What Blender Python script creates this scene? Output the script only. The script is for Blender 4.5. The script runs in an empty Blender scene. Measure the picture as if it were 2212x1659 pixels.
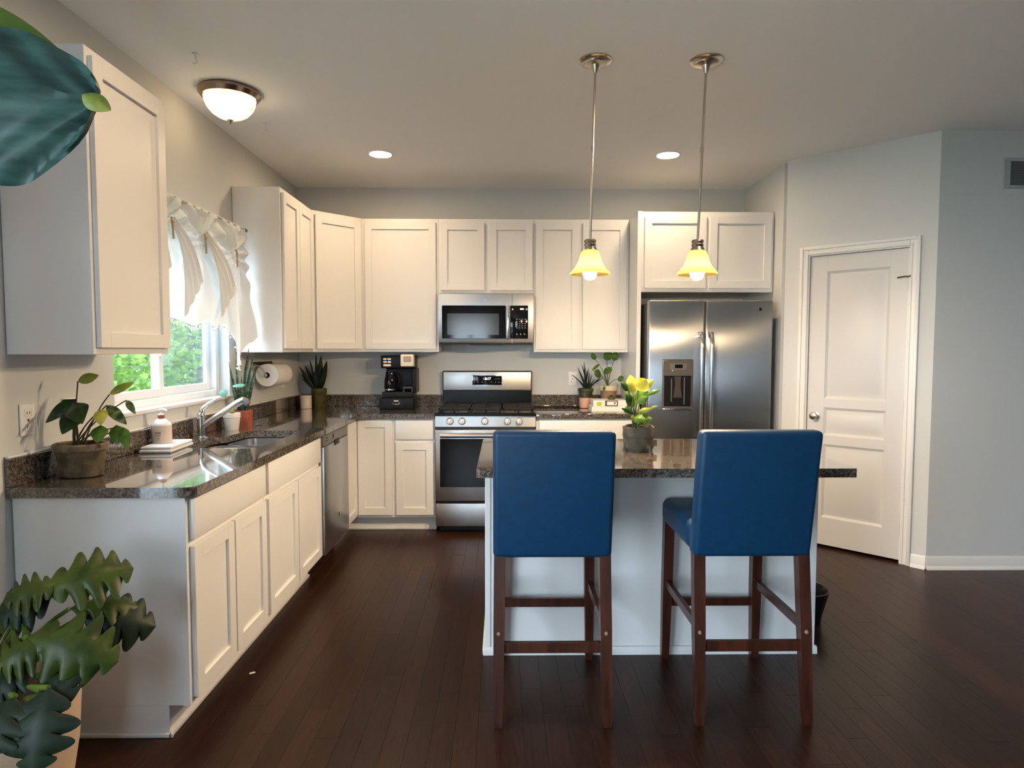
import bpy, bmesh, math, random
from mathutils import Vector, Matrix

random.seed(7)
SC = bpy.context.scene
COL = SC.collection
PI = math.pi

# ------------------------------------------------------------------ camera
cam_data = bpy.data.cameras.new('camera')
cam_data.sensor_fit = 'HORIZONTAL'
cam_data.sensor_width = 36.0
cam_data.lens = 1361.48 * 36.0 / 2212.0
cam_data.clip_start = 0.05
cam_data.clip_end = 200
cam = bpy.data.objects.new('camera', cam_data)
COL.objects.link(cam)
YAW, PITCH, ROLL = 0.0138, -0.0543, 0.0016
cam.matrix_world = (Matrix.Translation((1.7366, -5.3915, 1.3973)) @ Matrix.Rotation(-YAW, 4, 'Z')
                    @ Matrix.Rotation(PI / 2 + PITCH, 4, 'X') @ Matrix.Rotation(ROLL, 4, 'Z'))
SC.camera = cam

# ------------------------------------------------------------------ world, exposure
world = bpy.data.worlds.new('world')
SC.world = world
world.use_nodes = True
_bg = world.node_tree.nodes['Background']
_bg.inputs[0].default_value = (0.70, 0.86, 1.0, 1)
_bg.inputs[1].default_value = 14.5
SC.view_settings.view_transform = 'Standard'
SC.view_settings.look = 'None'
SC.view_settings.gamma = 1.0
SC.view_settings.use_curve_mapping = False
SC.view_settings.exposure = 0.45
SC.cycles.use_denoising = True
SC.cycles.sample_clamp_indirect = 6.0
SC.cycles.use_adaptive_sampling = True
SC.cycles.adaptive_threshold = 0.03
SC.cycles.max_bounces = 8
SC.cycles.diffuse_bounces = 4
SC.cycles.glossy_bounces = 3
SC.cycles.transparent_max_bounces = 12

CAN_L, BULB_L, DOME_L = 165.0, 1150.0, 7.0
WARM = (1.0, 0.74, 0.46)


def portal(name, loc, rot, sx, sy):
    l = bpy.data.lights.new(name, 'AREA')
    l.shape = 'RECTANGLE'
    l.size, l.size_y = sx, sy
    l.cycles.is_portal = True
    o = bpy.data.objects.new(name, l)
    o.location = loc
    o.rotation_euler = rot
    COL.objects.link(o)


# openings of the room through which the sky shines in
H, R, P1, XR, YR = 2.754, 3.783, 0.805, 4.44, -1.462
YREAR, XFAR = -8.6, 8.0
W1 = (-2.56, -1.37, 1.10, 2.12)        # kitchen window  y0 y1 z0 z1
W2 = (-7.70, -4.60, 0.06, 2.30)        # patio door beside the camera
W3 = (0.60, 1.50, 0.90, 2.10)          # rear window  x0 x1 z0 z1
portal('sky_portal_kitchen', (-0.16, (W1[0] + W1[1]) / 2, (W1[2] + W1[3]) / 2), (0, -PI / 2, 0), W1[3] - W1[2], W1[1] - W1[0])
portal('sky_portal_patio', (-0.16, (W2[0] + W2[1]) / 2, (W2[2] + W2[3]) / 2), (0, -PI / 2, 0), W2[3] - W2[2], W2[1] - W2[0])
portal('sky_portal_rear', ((W3[0] + W3[1]) / 2, YREAR - 0.16, (W3[2] + W3[3]) / 2), (PI / 2, 0, 0), W3[1] - W3[0], W3[3] - W3[2])


# ------------------------------------------------------------------ materials
def nodes_of(name):
    m = bpy.data.materials.new(name)
    m.use_nodes = True
    nt = m.node_tree
    return m, nt, nt.nodes['Principled BSDF']


def ramp(nt, stops):
    r = nt.nodes.new('ShaderNodeValToRGB')
    e = r.color_ramp.elements
    while len(e) < len(stops):
        e.new(0.5)
    for i, (p, c) in enumerate(stops):
        e[i].position = p
        e[i].color = (*c, 1)
    return r


def tex(nt, kind, scale, detail=4, stretch=None, rough=0.5):
    tc = nt.nodes.new('ShaderNodeTexCoord')
    t = nt.nodes.new('ShaderNodeTexNoise' if kind == 'noise' else 'ShaderNodeTexVoronoi')
    t.inputs['Scale'].default_value = scale
    if kind == 'noise':
        t.inputs['Detail'].default_value = detail
        t.inputs['Roughness'].default_value = rough
    src = tc.outputs['Object']
    if stretch:
        mp = nt.nodes.new('ShaderNodeMapping')
        mp.inputs['Scale'].default_value = stretch
        nt.links.new(src, mp.inputs[0])
        src = mp.outputs[0]
    nt.links.new(src, t.inputs['Vector'])
    return t


def M(name, col, rough=0.5, metal=0.0, coat=0.0, var=None, bump=None, spec=0.5, rvar=None, sheen=0.0):
    """var=(colour2, scale, stretch) bump=(scale, strength, stretch) rvar=(lo, hi, scale, stretch)"""
    m, nt, b = nodes_of(name)
    b.inputs['Base Color'].default_value = (*col, 1)
    b.inputs['Roughness'].default_value = rough
    b.inputs['Metallic'].default_value = metal
    b.inputs['Coat Weight'].default_value = coat
    b.inputs['Coat Roughness'].default_value = 0.08
    b.inputs['Specular IOR Level'].default_value = spec
    b.inputs['Sheen Weight'].default_value = sheen
    if var:
        t = tex(nt, 'noise', var[1], 5, var[2] if len(var) > 2 else None)
        r = ramp(nt, [(0.35, col), (0.68, var[0])])
        nt.links.new(t.outputs[0], r.inputs[0])
        nt.links.new(r.outputs[0], b.inputs['Base Color'])
    if rvar:
        t = tex(nt, 'noise', rvar[2], 3, rvar[3] if len(rvar) > 3 else None)
        mr = nt.nodes.new('ShaderNodeMapRange')
        mr.inputs['To Min'].default_value = rvar[0]
        mr.inputs['To Max'].default_value = rvar[1]
        nt.links.new(t.outputs[0], mr.inputs[0])
        nt.links.new(mr.outputs[0], b.inputs['Roughness'])
    if bump:
        t = tex(nt, 'noise', bump[0], 3, bump[2] if len(bump) > 2 else None)
        bp = nt.nodes.new('ShaderNodeBump')
        bp.inputs['Strength'].default_value = bump[1]
        bp.inputs['Distance'].default_value = 0.004
        nt.links.new(t.outputs[0], bp.inputs['Height'])
        nt.links.new(bp.outputs[0], b.inputs['Normal'])
    return m


def emit(name, col, strength):
    m, nt, b = nodes_of(name)
    b.inputs['Base Color'].default_value = (*[min(1, c) for c in col], 1)
    b.inputs['Emission Color'].default_value = (*col, 1)
    b.inputs['Emission Strength'].default_value = strength
    return m


def granite(name, tones):
    m, nt, b = nodes_of(name)
    v = tex(nt, 'voronoi', 150)
    n1 = tex(nt, 'noise', 55, 6, None, 0.7)
    n2 = tex(nt, 'noise', 7, 5, (1, 1, 1), 0.6)
    r1 = ramp(nt, [(0.30, tones[0]), (0.46, tones[1]), (0.56, tones[2]), (0.70, tones[3])])
    nt.links.new(n1.outputs[0], r1.inputs[0])
    r2 = ramp(nt, [(0.0, tones[0]), (0.5, tones[1]), (1.0, tones[3])])
    sep = nt.nodes.new('ShaderNodeSeparateColor')
    nt.links.new(v.outputs['Color'], sep.inputs[0])
    nt.links.new(sep.outputs[0], r2.inputs[0])
    mx = nt.nodes.new('ShaderNodeMix')
    mx.data_type = 'RGBA'
    nt.links.new(n2.outputs[0], mx.inputs[0])
    nt.links.new(r1.outputs[0], mx.inputs[6])
    nt.links.new(r2.outputs[0], mx.inputs[7])
    nt.links.new(mx.outputs[2], b.inputs['Base Color'])
    b.inputs['Roughness'].default_value = 0.09
    b.inputs['Coat Weight'].default_value = 1.0
    b.inputs['Coat Roughness'].default_value = 0.03
    return m


def steel(name, col, rough, aniso, rot, wave=0.0):
    m, nt, b = nodes_of(name)
    b.inputs['Base Color'].default_value = (*col, 1)
    b.inputs['Metallic'].default_value = 1.0
    b.inputs['Roughness'].default_value = rough
    b.inputs['Anisotropic'].default_value = aniso
    b.inputs['Anisotropic Rotation'].default_value = rot
    tg = nt.nodes.new('ShaderNodeTangent')
    tg.direction_type = 'RADIAL'
    tg.axis = 'Z'
    nt.links.new(tg.outputs[0], b.inputs['Tangent'])
    if wave:
        t = tex(nt, 'noise', 2.2, 1)
        bp = nt.nodes.new('ShaderNodeBump')
        bp.inputs['Strength'].default_value = wave
        bp.inputs['Distance'].default_value = 0.05
        nt.links.new(t.outputs[0], bp.inputs['Height'])
        nt.links.new(bp.outputs[0], b.inputs['Normal'])
    return m


def wood_floor(name, grooves):
    m, nt, b = nodes_of(name)
    t = tex(nt, 'noise', 14, 6, (6, 0.5, 1), 0.6)
    r = ramp(nt, [(0.25, (0.020, 0.0075, 0.0040)), (0.6, (0.036, 0.0140, 0.0078)), (0.85, (0.054, 0.0215, 0.0115))])
    nt.links.new(t.outputs[0], r.inputs[0])
    oi = nt.nodes.new('ShaderNodeObjectInfo')
    mr = nt.nodes.new('ShaderNodeMapRange')
    mr.inputs['To Min'].default_value = 0.8
    mr.inputs['To Max'].default_value = 1.2
    nt.links.new(oi.outputs['Random'], mr.inputs[0])
    mx = nt.nodes.new('ShaderNodeVectorMath')
    mx.operation = 'SCALE'
    nt.links.new(r.outputs[0], mx.inputs[0])
    nt.links.new(mr.outputs[0], mx.inputs['Scale'])
    nt.links.new(mx.outputs[0], b.inputs['Base Color'])
    b.inputs['Roughness'].default_value = 0.30
    b.inputs['Specular IOR Level'].default_value = 0.17
    t2 = tex(nt, 'noise', 30, 4, (5, 0.4, 1))
    bp = nt.nodes.new('ShaderNodeBump')
    bp.inputs['Strength'].default_value = 0.12
    bp.inputs['Distance'].default_value = 0.003
    nt.links.new(t2.outputs[0], bp.inputs['Height'])
    nt.links.new(bp.outputs[0], b.inputs['Normal'])
    return m


def sheer(name, col, clear, tl):
    m = bpy.data.materials.new(name)
    m.use_nodes = True
    nt = m.node_tree
    nt.nodes.clear()
    out = nt.nodes.new('ShaderNodeOutputMaterial')
    d = nt.nodes.new('ShaderNodeBsdfDiffuse')
    t = nt.nodes.new('ShaderNodeBsdfTranslucent')
    tr = nt.nodes.new('ShaderNodeBsdfTransparent')
    d.inputs[0].default_value = (*col, 1)
    t.inputs[0].default_value = (*col, 1)
    a = nt.nodes.new('ShaderNodeMixShader')
    a.inputs[0].default_value = tl
    b = nt.nodes.new('ShaderNodeMixShader')
    b.inputs[0].default_value = clear
    nt.links.new(d.outputs[0], a.inputs[1])
    nt.links.new(t.outputs[0], a.inputs[2])
    nt.links.new(a.outputs[0], b.inputs[1])
    nt.links.new(tr.outputs[0], b.inputs[2])
    nt.links.new(b.outputs[0], out.inputs[0])
    return m


def pane_glass(name):
    m = bpy.data.materials.new(name)
    m.use_nodes = True
    nt = m.node_tree
    nt.nodes.clear()
    out = nt.nodes.new('ShaderNodeOutputMaterial')
    tr = nt.nodes.new('ShaderNodeBsdfTransparent')
    gl = nt.nodes.new('ShaderNodeBsdfGlossy')
    gl.inputs['Roughness'].default_value = 0.02
    lw = nt.nodes.new('ShaderNodeLayerWeight')
    pw_ = nt.nodes.new('ShaderNodeMath')
    pw_.operation = 'POWER'
    pw_.inputs[1].default_value = 5.0
    fr = nt.nodes.new('ShaderNodeMath')
    fr.operation = 'MULTIPLY_ADD'
    fr.inputs[1].default_value = 0.9
    fr.inputs[2].default_value = 0.03
    nt.links.new(lw.outputs['Facing'], pw_.inputs[0])
    nt.links.new(pw_.outputs[0], fr.inputs[0])
    mx = nt.nodes.new('ShaderNodeMixShader')
    nt.links.new(fr.outputs[0], mx.inputs[0])
    nt.links.new(tr.outputs[0], mx.inputs[1])
    nt.links.new(gl.outputs[0], mx.inputs[2])
    nt.links.new(mx.outputs[0], out.inputs[0])
    return m


def leafmat(name, c1, c2, scale=14, rough=0.35, tl=0.25, stripe=None):
    m, nt, b = nodes_of(name)
    t = tex(nt, 'noise', scale, 4, stripe)
    r = ramp(nt, [(0.38, c1), (0.66, c2)])
    nt.links.new(t.outputs[0], r.inputs[0])
    nt.links.new(r.outputs[0], b.inputs['Base Color'])
    b.inputs['Roughness'].default_value = rough
    b.inputs['Specular IOR Level'].default_value = 0.28
    out = nt.nodes['Material Output']
    ts = nt.nodes.new('ShaderNodeBsdfTranslucent')
    nt.links.new(r.outputs[0], ts.inputs[0])
    mx = nt.nodes.new('ShaderNodeMixShader')
    mx.inputs[0].default_value = tl
    nt.links.new(b.outputs[0], mx.inputs[1])
    nt.links.new(ts.outputs[0], mx.inputs[2])
    nt.links.new(mx.outputs[0], out.inputs[0])
    return m


WALL = M('wall_paint', (0.60, 0.61, 0.605), 0.75, bump=(260, 0.06))
LOWBOUNCE = M('low_bounce_wall_paint', (0.26, 0.25, 0.24), 0.75, bump=(260, 0.06))  # unseen rear and far walls, colour darkened to cut bounce light
CEIL = M('ceiling_paint', (0.83, 0.825, 0.825), 0.85, bump=(220, 0.12))
WHITE = M('white_cabinet_paint', (0.76, 0.745, 0.725), 0.32, bump=(90, 0.015))
TRIM = M('white_trim_paint', (0.74, 0.73, 0.715), 0.35)
DOORW = M('white_door_paint', (0.60, 0.595, 0.59), 0.4, bump=(40, 0.03, (6, 6, 0.6)))
VINYL = M('white_vinyl', (0.80, 0.82, 0.84), 0.35)
FLOOR = wood_floor('dark_wood_plank', False)
GRAN = granite('brown_granite', [(0.012, 0.010, 0.009), (0.050, 0.042, 0.036), (0.13, 0.105, 0.085), (0.27, 0.23, 0.19)])
STEEL = steel('brushed_steel', (0.47, 0.465, 0.46), 0.32, 0.6, 0.25)
STEELV = steel('brushed_steel_door', (0.36, 0.36, 0.36), 0.27, 1.0, 0.0, 0.02)
STEELD = steel('dark_brushed_steel', (0.30, 0.30, 0.30), 0.30, 0.6, 0.0)
CHROME = M('polished_chrome', (0.75, 0.75, 0.75), 0.12, 1.0)
NICKEL = M('brushed_nickel', (0.52, 0.47, 0.40), 0.26, 1.0)
KNOBM = M('knob_metal', (0.82, 0.80, 0.76), 0.3, 0.75)
BLACKG = M('black_glass', (0.005, 0.005, 0.006), 0.06, 0, 0, spec=0.3)
WINDOWG = M('grey_screened_glass', (0.045, 0.047, 0.05), 0.12, 0, 0, spec=0.4)
BLACKP = M('black_plastic', (0.006, 0.006, 0.0065), 0.4, spec=0.22)
BLACKM = M('black_matte', (0.010, 0.010, 0.010), 0.6)
ENAMEL = M('black_enamel', (0.006, 0.0065, 0.007), 0.2, spec=0.3)
IRON = M('cast_iron', (0.012, 0.012, 0.012), 0.55, spec=0.3, bump=(300, 0.2))
GREYP = M('grey_plastic', (0.13, 0.125, 0.12), 0.4)
WHITEP = M('white_plastic', (0.80, 0.78, 0.75), 0.35)
CREAMP = M('cream_plastic', (0.85, 0.76, 0.62), 0.35)
LEATHER = M('blue_leather', (0.0025, 0.031, 0.078), 0.45, bump=(420, 0.10), var=((0.0035, 0.038, 0.092), 30), spec=0.35)
LEG = M('mahogany_wood', (0.030, 0.008, 0.004), 0.34, var=((0.065, 0.018, 0.009), 9, (4, 4, 0.4)))
FERRULE = M('bolt_cap', (0.35, 0.22, 0.13), 0.4, 0.5)
GLASS = pane_glass('window_glass')
SCREEN = sheer('insect_screen', (0.10, 0.115, 0.13), 0.72, 0.3)
SHEER = sheer('sheer_cotton', (0.80, 0.80, 0.79), 0.03, 0.135)
POM = M('pompom_cotton', (0.85, 0.85, 0.83), 0.8)
BRASSY = M('button_wood', (0.45, 0.28, 0.12), 0.5)
TERRA = M('terracotta', (0.36, 0.085, 0.035), 0.75, var=((0.28, 0.07, 0.03), 18))
PINKPOT = M('pink_clay', (0.62, 0.36, 0.26), 0.7, var=((0.55, 0.30, 0.21), 15))
DARKGREEN = M('dark_green_glaze', (0.020, 0.026, 0.010), 0.3, var=((0.07, 0.075, 0.03), 20))
OLIVE = M('olive_glaze', (0.10, 0.085, 0.018), 0.45, var=((0.06, 0.05, 0.012), 16))
BEIGE = M('beige_clay', (0.58, 0.48, 0.36), 0.7)
BROWNC = M('brown_clay', (0.20, 0.115, 0.065), 0.7, var=((0.26, 0.16, 0.09), 20))
MOSSY = M('mossy_stone', (0.16, 0.115, 0.065), 0.9, var=((0.055, 0.045, 0.022), 28), bump=(70, 0.5))
CONC = M('rough_stone_rim', (0.22, 0.17, 0.11), 0.9, var=((0.12, 0.09, 0.055), 30), bump=(80, 0.4))
CREAMPOT = M('cream_ceramic', (0.66, 0.50, 0.36), 0.5, var=((0.58, 0.43, 0.30), 5), bump=(60, 0.08, (1, 1, 4)))
WHITEPOT = M('whitewashed_clay', (0.74, 0.72, 0.68), 0.8, var=((0.60, 0.56, 0.50), 14))
PAPERPOT = M('grey_washable_paper', (0.050, 0.045, 0.036), 0.8, var=((0.10, 0.092, 0.07), 12), bump=(22, 0.6))
SOIL = M('potting_soil', (0.018, 0.012, 0.008), 0.95, bump=(120, 0.8))
CLOTH = M('white_towel', (0.72, 0.74, 0.76), 0.95, bump=(420, 0.7), sheen=0.3)
PAPER = M('white_paper', (0.78, 0.75, 0.71), 0.9, bump=(160, 0.08))
CARD = M('cardboard_core', (0.05, 0.035, 0.02), 0.8)
WAXW = M('candle_ceramic', (0.68, 0.58, 0.50), 0.5)
LABELP = M('label_paper', (0.62, 0.52, 0.46), 0.6)
INK = M('grey_ink', (0.30, 0.30, 0.30), 0.6)
COPPER = M('copper_collar', (0.34, 0.12, 0.07), 0.35, 0.3)
BOOKW = M('book_cover_white', (0.76, 0.72, 0.66), 0.5)
BOOKP = M('book_pages', (0.70, 0.66, 0.58), 0.8)
LIME = M('lime_print', (0.50, 0.44, 0.02), 0.5)
MAROON = M('maroon_print', (0.06, 0.012, 0.012), 0.5)
CLOCKE = emit('clock_digits', (0.75, 0.85, 1.0), 3.0)
GREYPRINT = M('grey_print', (0.16, 0.16, 0.16), 0.5)
WHITEPRINT = M('white_print', (0.75, 0.75, 0.75), 0.5)
SHADE = sheer('amber_alabaster_glass', (0.0185, 0.0136, 0.0040), 0.0, 0.80)
BULB = emit('lit_bulb', WARM, BULB_L)
CANLENS = emit('lit_downlight_lens', WARM, CAN_L)
VENTD = M('vent_dark', (0.16, 0.16, 0.165), 0.8)

L_DARK = leafmat('leaf_dark', (0.010, 0.030, 0.008), (0.030, 0.075, 0.012), 20, 0.3, 0.15)
L_VAR = leafmat('leaf_variegated', (0.020, 0.05, 0.012), (0.20, 0.25, 0.09), 38, 0.3, 0.2)
L_LIME = leafmat('leaf_lime', (0.16, 0.22, 0.035), (0.30, 0.34, 0.07), 25, 0.35, 0.4)
L_YEL = leafmat('leaf_yellow_green', (0.42, 0.42, 0.05), (0.60, 0.58, 0.12), 30, 0.35, 0.4)
L_MID = leafmat('leaf_mid_green', (0.045, 0.12, 0.014), (0.11, 0.20, 0.03), 22, 0.32, 0.25)
L_OLIVE = leafmat('leaf_olive', (0.024, 0.042, 0.006), (0.060, 0.085, 0.011), 16, 0.4, 0.2)
L_DEEP = leafmat('leaf_deep_green', (0.005, 0.013, 0.006), (0.010, 0.025, 0.009), 18, 0.5, 0.1)
L_TEAL = leafmat('leaf_teal', (0.011, 0.036, 0.030), (0.034, 0.085, 0.072), 9, 0.33, 0.12, (1, 1, 4))
L_STEMG = leafmat('leaf_stem_green', (0.07, 0.12, 0.015), (0.10, 0.16, 0.02), 8, 0.4, 0.1)
L_SNAKE = leafmat('leaf_snake', (0.012, 0.025, 0.015), (0.09, 0.13, 0.08), 60, 0.35, 0.1, (0.4, 0.4, 1.6))
L_JADE = leafmat('leaf_jade', (0.16, 0.34, 0.27), (0.24, 0.44, 0.34), 12, 0.35, 0.4)
L_STEM = leafmat('stem_green', (0.07, 0.09, 0.03), (0.12, 0.12, 0.05), 20, 0.5, 0.1)
L_STEMR = leafmat('stem_brown', (0.05, 0.028, 0.015), (0.09, 0.05, 0.03), 20, 0.5, 0.05)
BARK = M('bark', (0.06, 0.04, 0.025), 0.9, var=((0.10, 0.07, 0.045), 12))
T_LIGHT = leafmat('tree_leaf_light', (0.09, 0.17, 0.03), (0.15, 0.24, 0.055), 3, 0.5, 0.45)
T_DARK = leafmat('tree_leaf_dark', (0.07, 0.11, 0.06), (0.11, 0.155, 0.09), 3, 0.5, 0.45)
LAWN = M('lawn_grass', (0.05, 0.10, 0.02), 0.9, var=((0.08, 0.14, 0.035), 3))


# ------------------------------------------------------------------ geometry helpers
class G:
    def __init__(s):
        s.bm = bmesh.new()

    def _x(s, vs, Mx):
        if Mx is not None:
            bmesh.ops.transform(s.bm, matrix=Mx, verts=vs)
        return s

    def box(s, x0, x1, y0, y1, z0, z1, bev=0.0, seg=1, Mx=None):
        r = bmesh.ops.create_cube(s.bm, size=1.0)
        vs = r['verts']
        for v in vs:
            v.co = Vector((x0 + (v.co.x + .5) * (x1 - x0), y0 + (v.co.y + .5) * (y1 - y0), z0 + (v.co.z + .5) * (z1 - z0)))
        if bev > 0:
            n0 = set(s.bm.verts)
            es = list({e for v in vs for e in v.link_edges})
            rr = bmesh.ops.bevel(s.bm, geom=es, offset=bev, segments=seg, affect='EDGES', profile=0.5)
            vs = list({v for v in s.bm.verts if v not in n0} | {v for f in rr['faces'] for v in f.verts} | {v for v in vs if v.is_valid})
        return s._x(vs, Mx)

    def loops(s, rings, close=True, cap0=True, cap1=True, Mx=None):
        R_ = [[s.bm.verts.new(p) for p in ring] for ring in rings]
        n = len(R_[0])
        for a, b in zip(R_[:-1], R_[1:]):
            for i in range(n if close else n - 1):
                j = (i + 1) % n
                s.bm.faces.new((a[i], a[j], b[j], b[i]))
        if cap0:
            s.bm.faces.new(R_[0])
        if cap1:
            s.bm.faces.new(R_[-1])
        return s._x([v for r in R_ for v in r], Mx)

    def lathe(s, prof, c=(0, 0, 0), seg=24, axis='z', cap0=True, cap1=True, sq=1.0, Mx=None):
        rings = []
        for r, h in prof:
            ring = []
            for i in range(seg):
                a = 2 * PI * i / seg
                u, v = r * math.cos(a), r * math.sin(a) * sq
                p = {'z': (u, v, h), 'y': (u, h, v), 'x': (h, u, v)}[axis]
                ring.append((c[0] + p[0], c[1] + p[1], c[2] + p[2]))
            rings.append(ring)
        return s.loops(rings, True, cap0, cap1, Mx)

    def ball(s, c, r, seg=12, sz=1.0):
        n = max(5, seg // 2)
        pr = [(max(1e-4, r * math.sin(PI * i / n)), -r * sz * math.cos(PI * i / n)) for i in range(n + 1)]
        return s.lathe(pr, c, seg)

    def tube(s, pts, rad, seg=10, cap=True):
        pts = [Vector(p) for p in pts]
        n = len(pts)
        rads = rad if isinstance(rad, (list, tuple)) else [rad] * n
        rings, up = [], None
        for i, p in enumerate(pts):
            d = (pts[min(i + 1, n - 1)] - pts[max(i - 1, 0)]).normalized()
            if up is None:
                up = Vector((0, 0, 1)) if abs(d.z) < .9 else Vector((1, 0, 0))
            a = d.cross(up)
            a.normalize()
            up = a.cross(d).normalized()
            rings.append([tuple(p + (a * math.cos(t) + up * math.sin(t)) * rads[i]) for t in [2 * PI * k / seg for k in range(seg)]])
        return s.loops(rings, True, cap, cap)

    def prism(s, poly, a0, a1, axis='z', Mx=None):
        f = {'z': lambda p, h: (p[0], p[1], h), 'y': lambda p, h: (p[0], h, p[1]), 'x': lambda p, h: (h, p[0], p[1])}[axis]
        return s.loops([[f(p, a0) for p in poly], [f(p, a1) for p in poly]], Mx=Mx)

    def grid(s, fn, nu, nv):
        V = [[s.bm.verts.new(fn(i / nu, j / nv)) for j in range(nv + 1)] for i in range(nu + 1)]
        for i in range(nu):
            for j in range(nv):
                s.bm.faces.new((V[i][j], V[i + 1][j], V[i + 1][j + 1], V[i][j + 1]))
        return s

    def mesh(s, name, mat, recalc=True):
        if recalc:
            bmesh.ops.recalc_face_normals(s.bm, faces=s.bm.faces[:])
        me = bpy.data.meshes.new(name)
        s.bm.to_mesh(me)
        s.bm.free()
        me.materials.append(mat)
        me.polygons.foreach_set('use_smooth', [True] * len(me.polygons))
        me.set_sharp_from_angle(angle=math.radians(34))
        return me


LOC = {}


def link(o, parent=None, local=False):
    COL.objects.link(o)
    if parent is not None:
        o.parent = parent
        if not local:
            o.matrix_parent_inverse = Matrix.Translation(-LOC.get(parent.name, Vector((0, 0, 0))))
    return o


def part(name, g, mat, parent=None, label=None, local=False, recalc=True):
    o = bpy.data.objects.new(name, g.mesh(name, mat, recalc))
    if label:
        o['label'] = label
    return link(o, parent, local)


def tag(o, label, cat, group=None):
    o['label'] = label
    o['category'] = cat
    if group:
        o['group'] = group
    return o


def thing(name, label, cat, loc=(0, 0, 0), group=None):
    o = bpy.data.objects.new(name, None)
    o.empty_display_size = 0.05
    o.location = loc
    COL.objects.link(o)
    LOC[o.name] = Vector(loc)
    return tag(o, label, cat, group)


def struct(name, g, mat, label=None):
    o = part(name, g, mat)
    o['kind'] = 'structure'
    if label:
        o['label'] = label
    return o


def frame(org, u, n):
    """local (u, n, z) -> world"""
    u, n = Vector(u).normalized(), Vector(n).normalized()
    m = Matrix(((u.x, n.x, 0, org[0]), (u.y, n.y, 0, org[1]), (0, 0, 1, org[2] if len(org) > 2 else 0), (0, 0, 0, 1)))
    return m


F_LEFT = frame((0, 0, 0), (0, 1, 0), (1, 0, 0))      # u = +y, n = +x
F_BACK = frame((0, 0, 0), (1, 0, 0), (0, -1, 0))     # u = +x, n = -y
F_DIAG = frame((R, -P1, 0), (1, -1, 0), (-1, -1, 0))  # pantry wall: u along the wall, n into the room


def shaker(parent, F, u0, u1, z0, z1, n0, st=0.055, name='door'):
    """a shaker door: stiles and rails proud of a recessed panel"""
    g = G()
    t = 0.019
    for a in ((u0, u0 + st, z0, z1), (u1 - st, u1, z0, z1), (u0 + st, u1 - st, z0, z0 + st), (u0 + st, u1 - st, z1 - st, z1)):
        g.box(a[0], a[1], n0 + .001, n0 + t, a[2], a[3], 0.0007, 1, F)
    d = part(name, g, WHITE, parent)
    part('panel', G().box(u0 + st - .004, u1 - st + .004, n0 + .002, n0 + t - .0115, z0 + st - .004, z1 - st + .004, 0, 1, F), WHITE, d)
    return d


def slab_front(parent, F, u0, u1, z0, z1, n0, name='drawer'):
    return part(name, G().box(u0, u1, n0 + .001, n0 + .019, z0, z1, 0.0022, 2, F), WHITE, parent)


def text(name, body, size, mat, parent, Mx, align='CENTER'):
    c = bpy.data.curves.new(name, 'FONT')
    c.body = body
    c.size = size
    c.align_x = align
    c.align_y = 'CENTER'
    c.extrude = 0.0003
    c.materials.append(mat)
    tmp = bpy.data.objects.new(name, c)
    COL.objects.link(tmp)
    bpy.context.view_layer.update()
    me = bpy.data.meshes.new_from_object(tmp.evaluated_get(bpy.context.evaluated_depsgraph_get()))
    bpy.data.objects.remove(tmp)
    me.transform(Mx)
    o = bpy.data.objects.new(name, me)
    link(o, parent)
    return o


FACE_CAM = Matrix.Rotation(PI / 2, 4, 'X')     # text facing -y


# ------------------------------------------------------------------ the room
def wall_holes(name, F, u0, u1, z0, z1, holes, th=0.15, mat=None):
    """wall occupying n in [-th, 0]; holes = (u0,u1,z0,z1) sorted along u"""
    g = G()
    c = u0
    for h in holes:
        g.box(c, h[0], -th, 0, z0, z1, 0, 1, F)
        if h[2] > z0:
            g.box(h[0], h[1], -th, 0, z0, h[2], 0, 1, F)
        g.box(h[0], h[1], -th, 0, h[3], z1, 0, 1, F)
        c = h[1]
    g.box(c, u1, -th, 0, z0, z1, 0, 1, F)
    return struct(name, g, mat or WALL)


wall_holes('wall_left', F_LEFT, YREAR - .15, 0.15, 0, H, [W2, W1])
wall_holes('wall_back', F_BACK, 0, XFAR + .15, 0, H, [])
struct('wall_side', G().box(R, R + .12, -P1 + .05, 0, 0, H), WALL)
DU0, DU1, DZ = 0.158, 0.792, 2.072
wall_holes('wall_angled', F_DIAG, 0, 0.929, 0, H, [(DU0, DU1, -.01, DZ)], 0.12)
struct('wall_right', G().box(XR, XFAR + .12, YR, YR + .12, 0, H), WALL)
struct('wall_far', G().box(XFAR, XFAR + .15, YREAR - .15, -.001, 0, H), LOWBOUNCE)
wall_holes('wall_rear', frame((0, YREAR, 0), (1, 0, 0), (0, 1, 0)), 0, XFAR, 0, H, [W3], mat=LOWBOUNCE)
struct('ceiling', G().box(-.15, XFAR + .15, YREAR - .15, .15, H, H + .12), CEIL)

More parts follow.
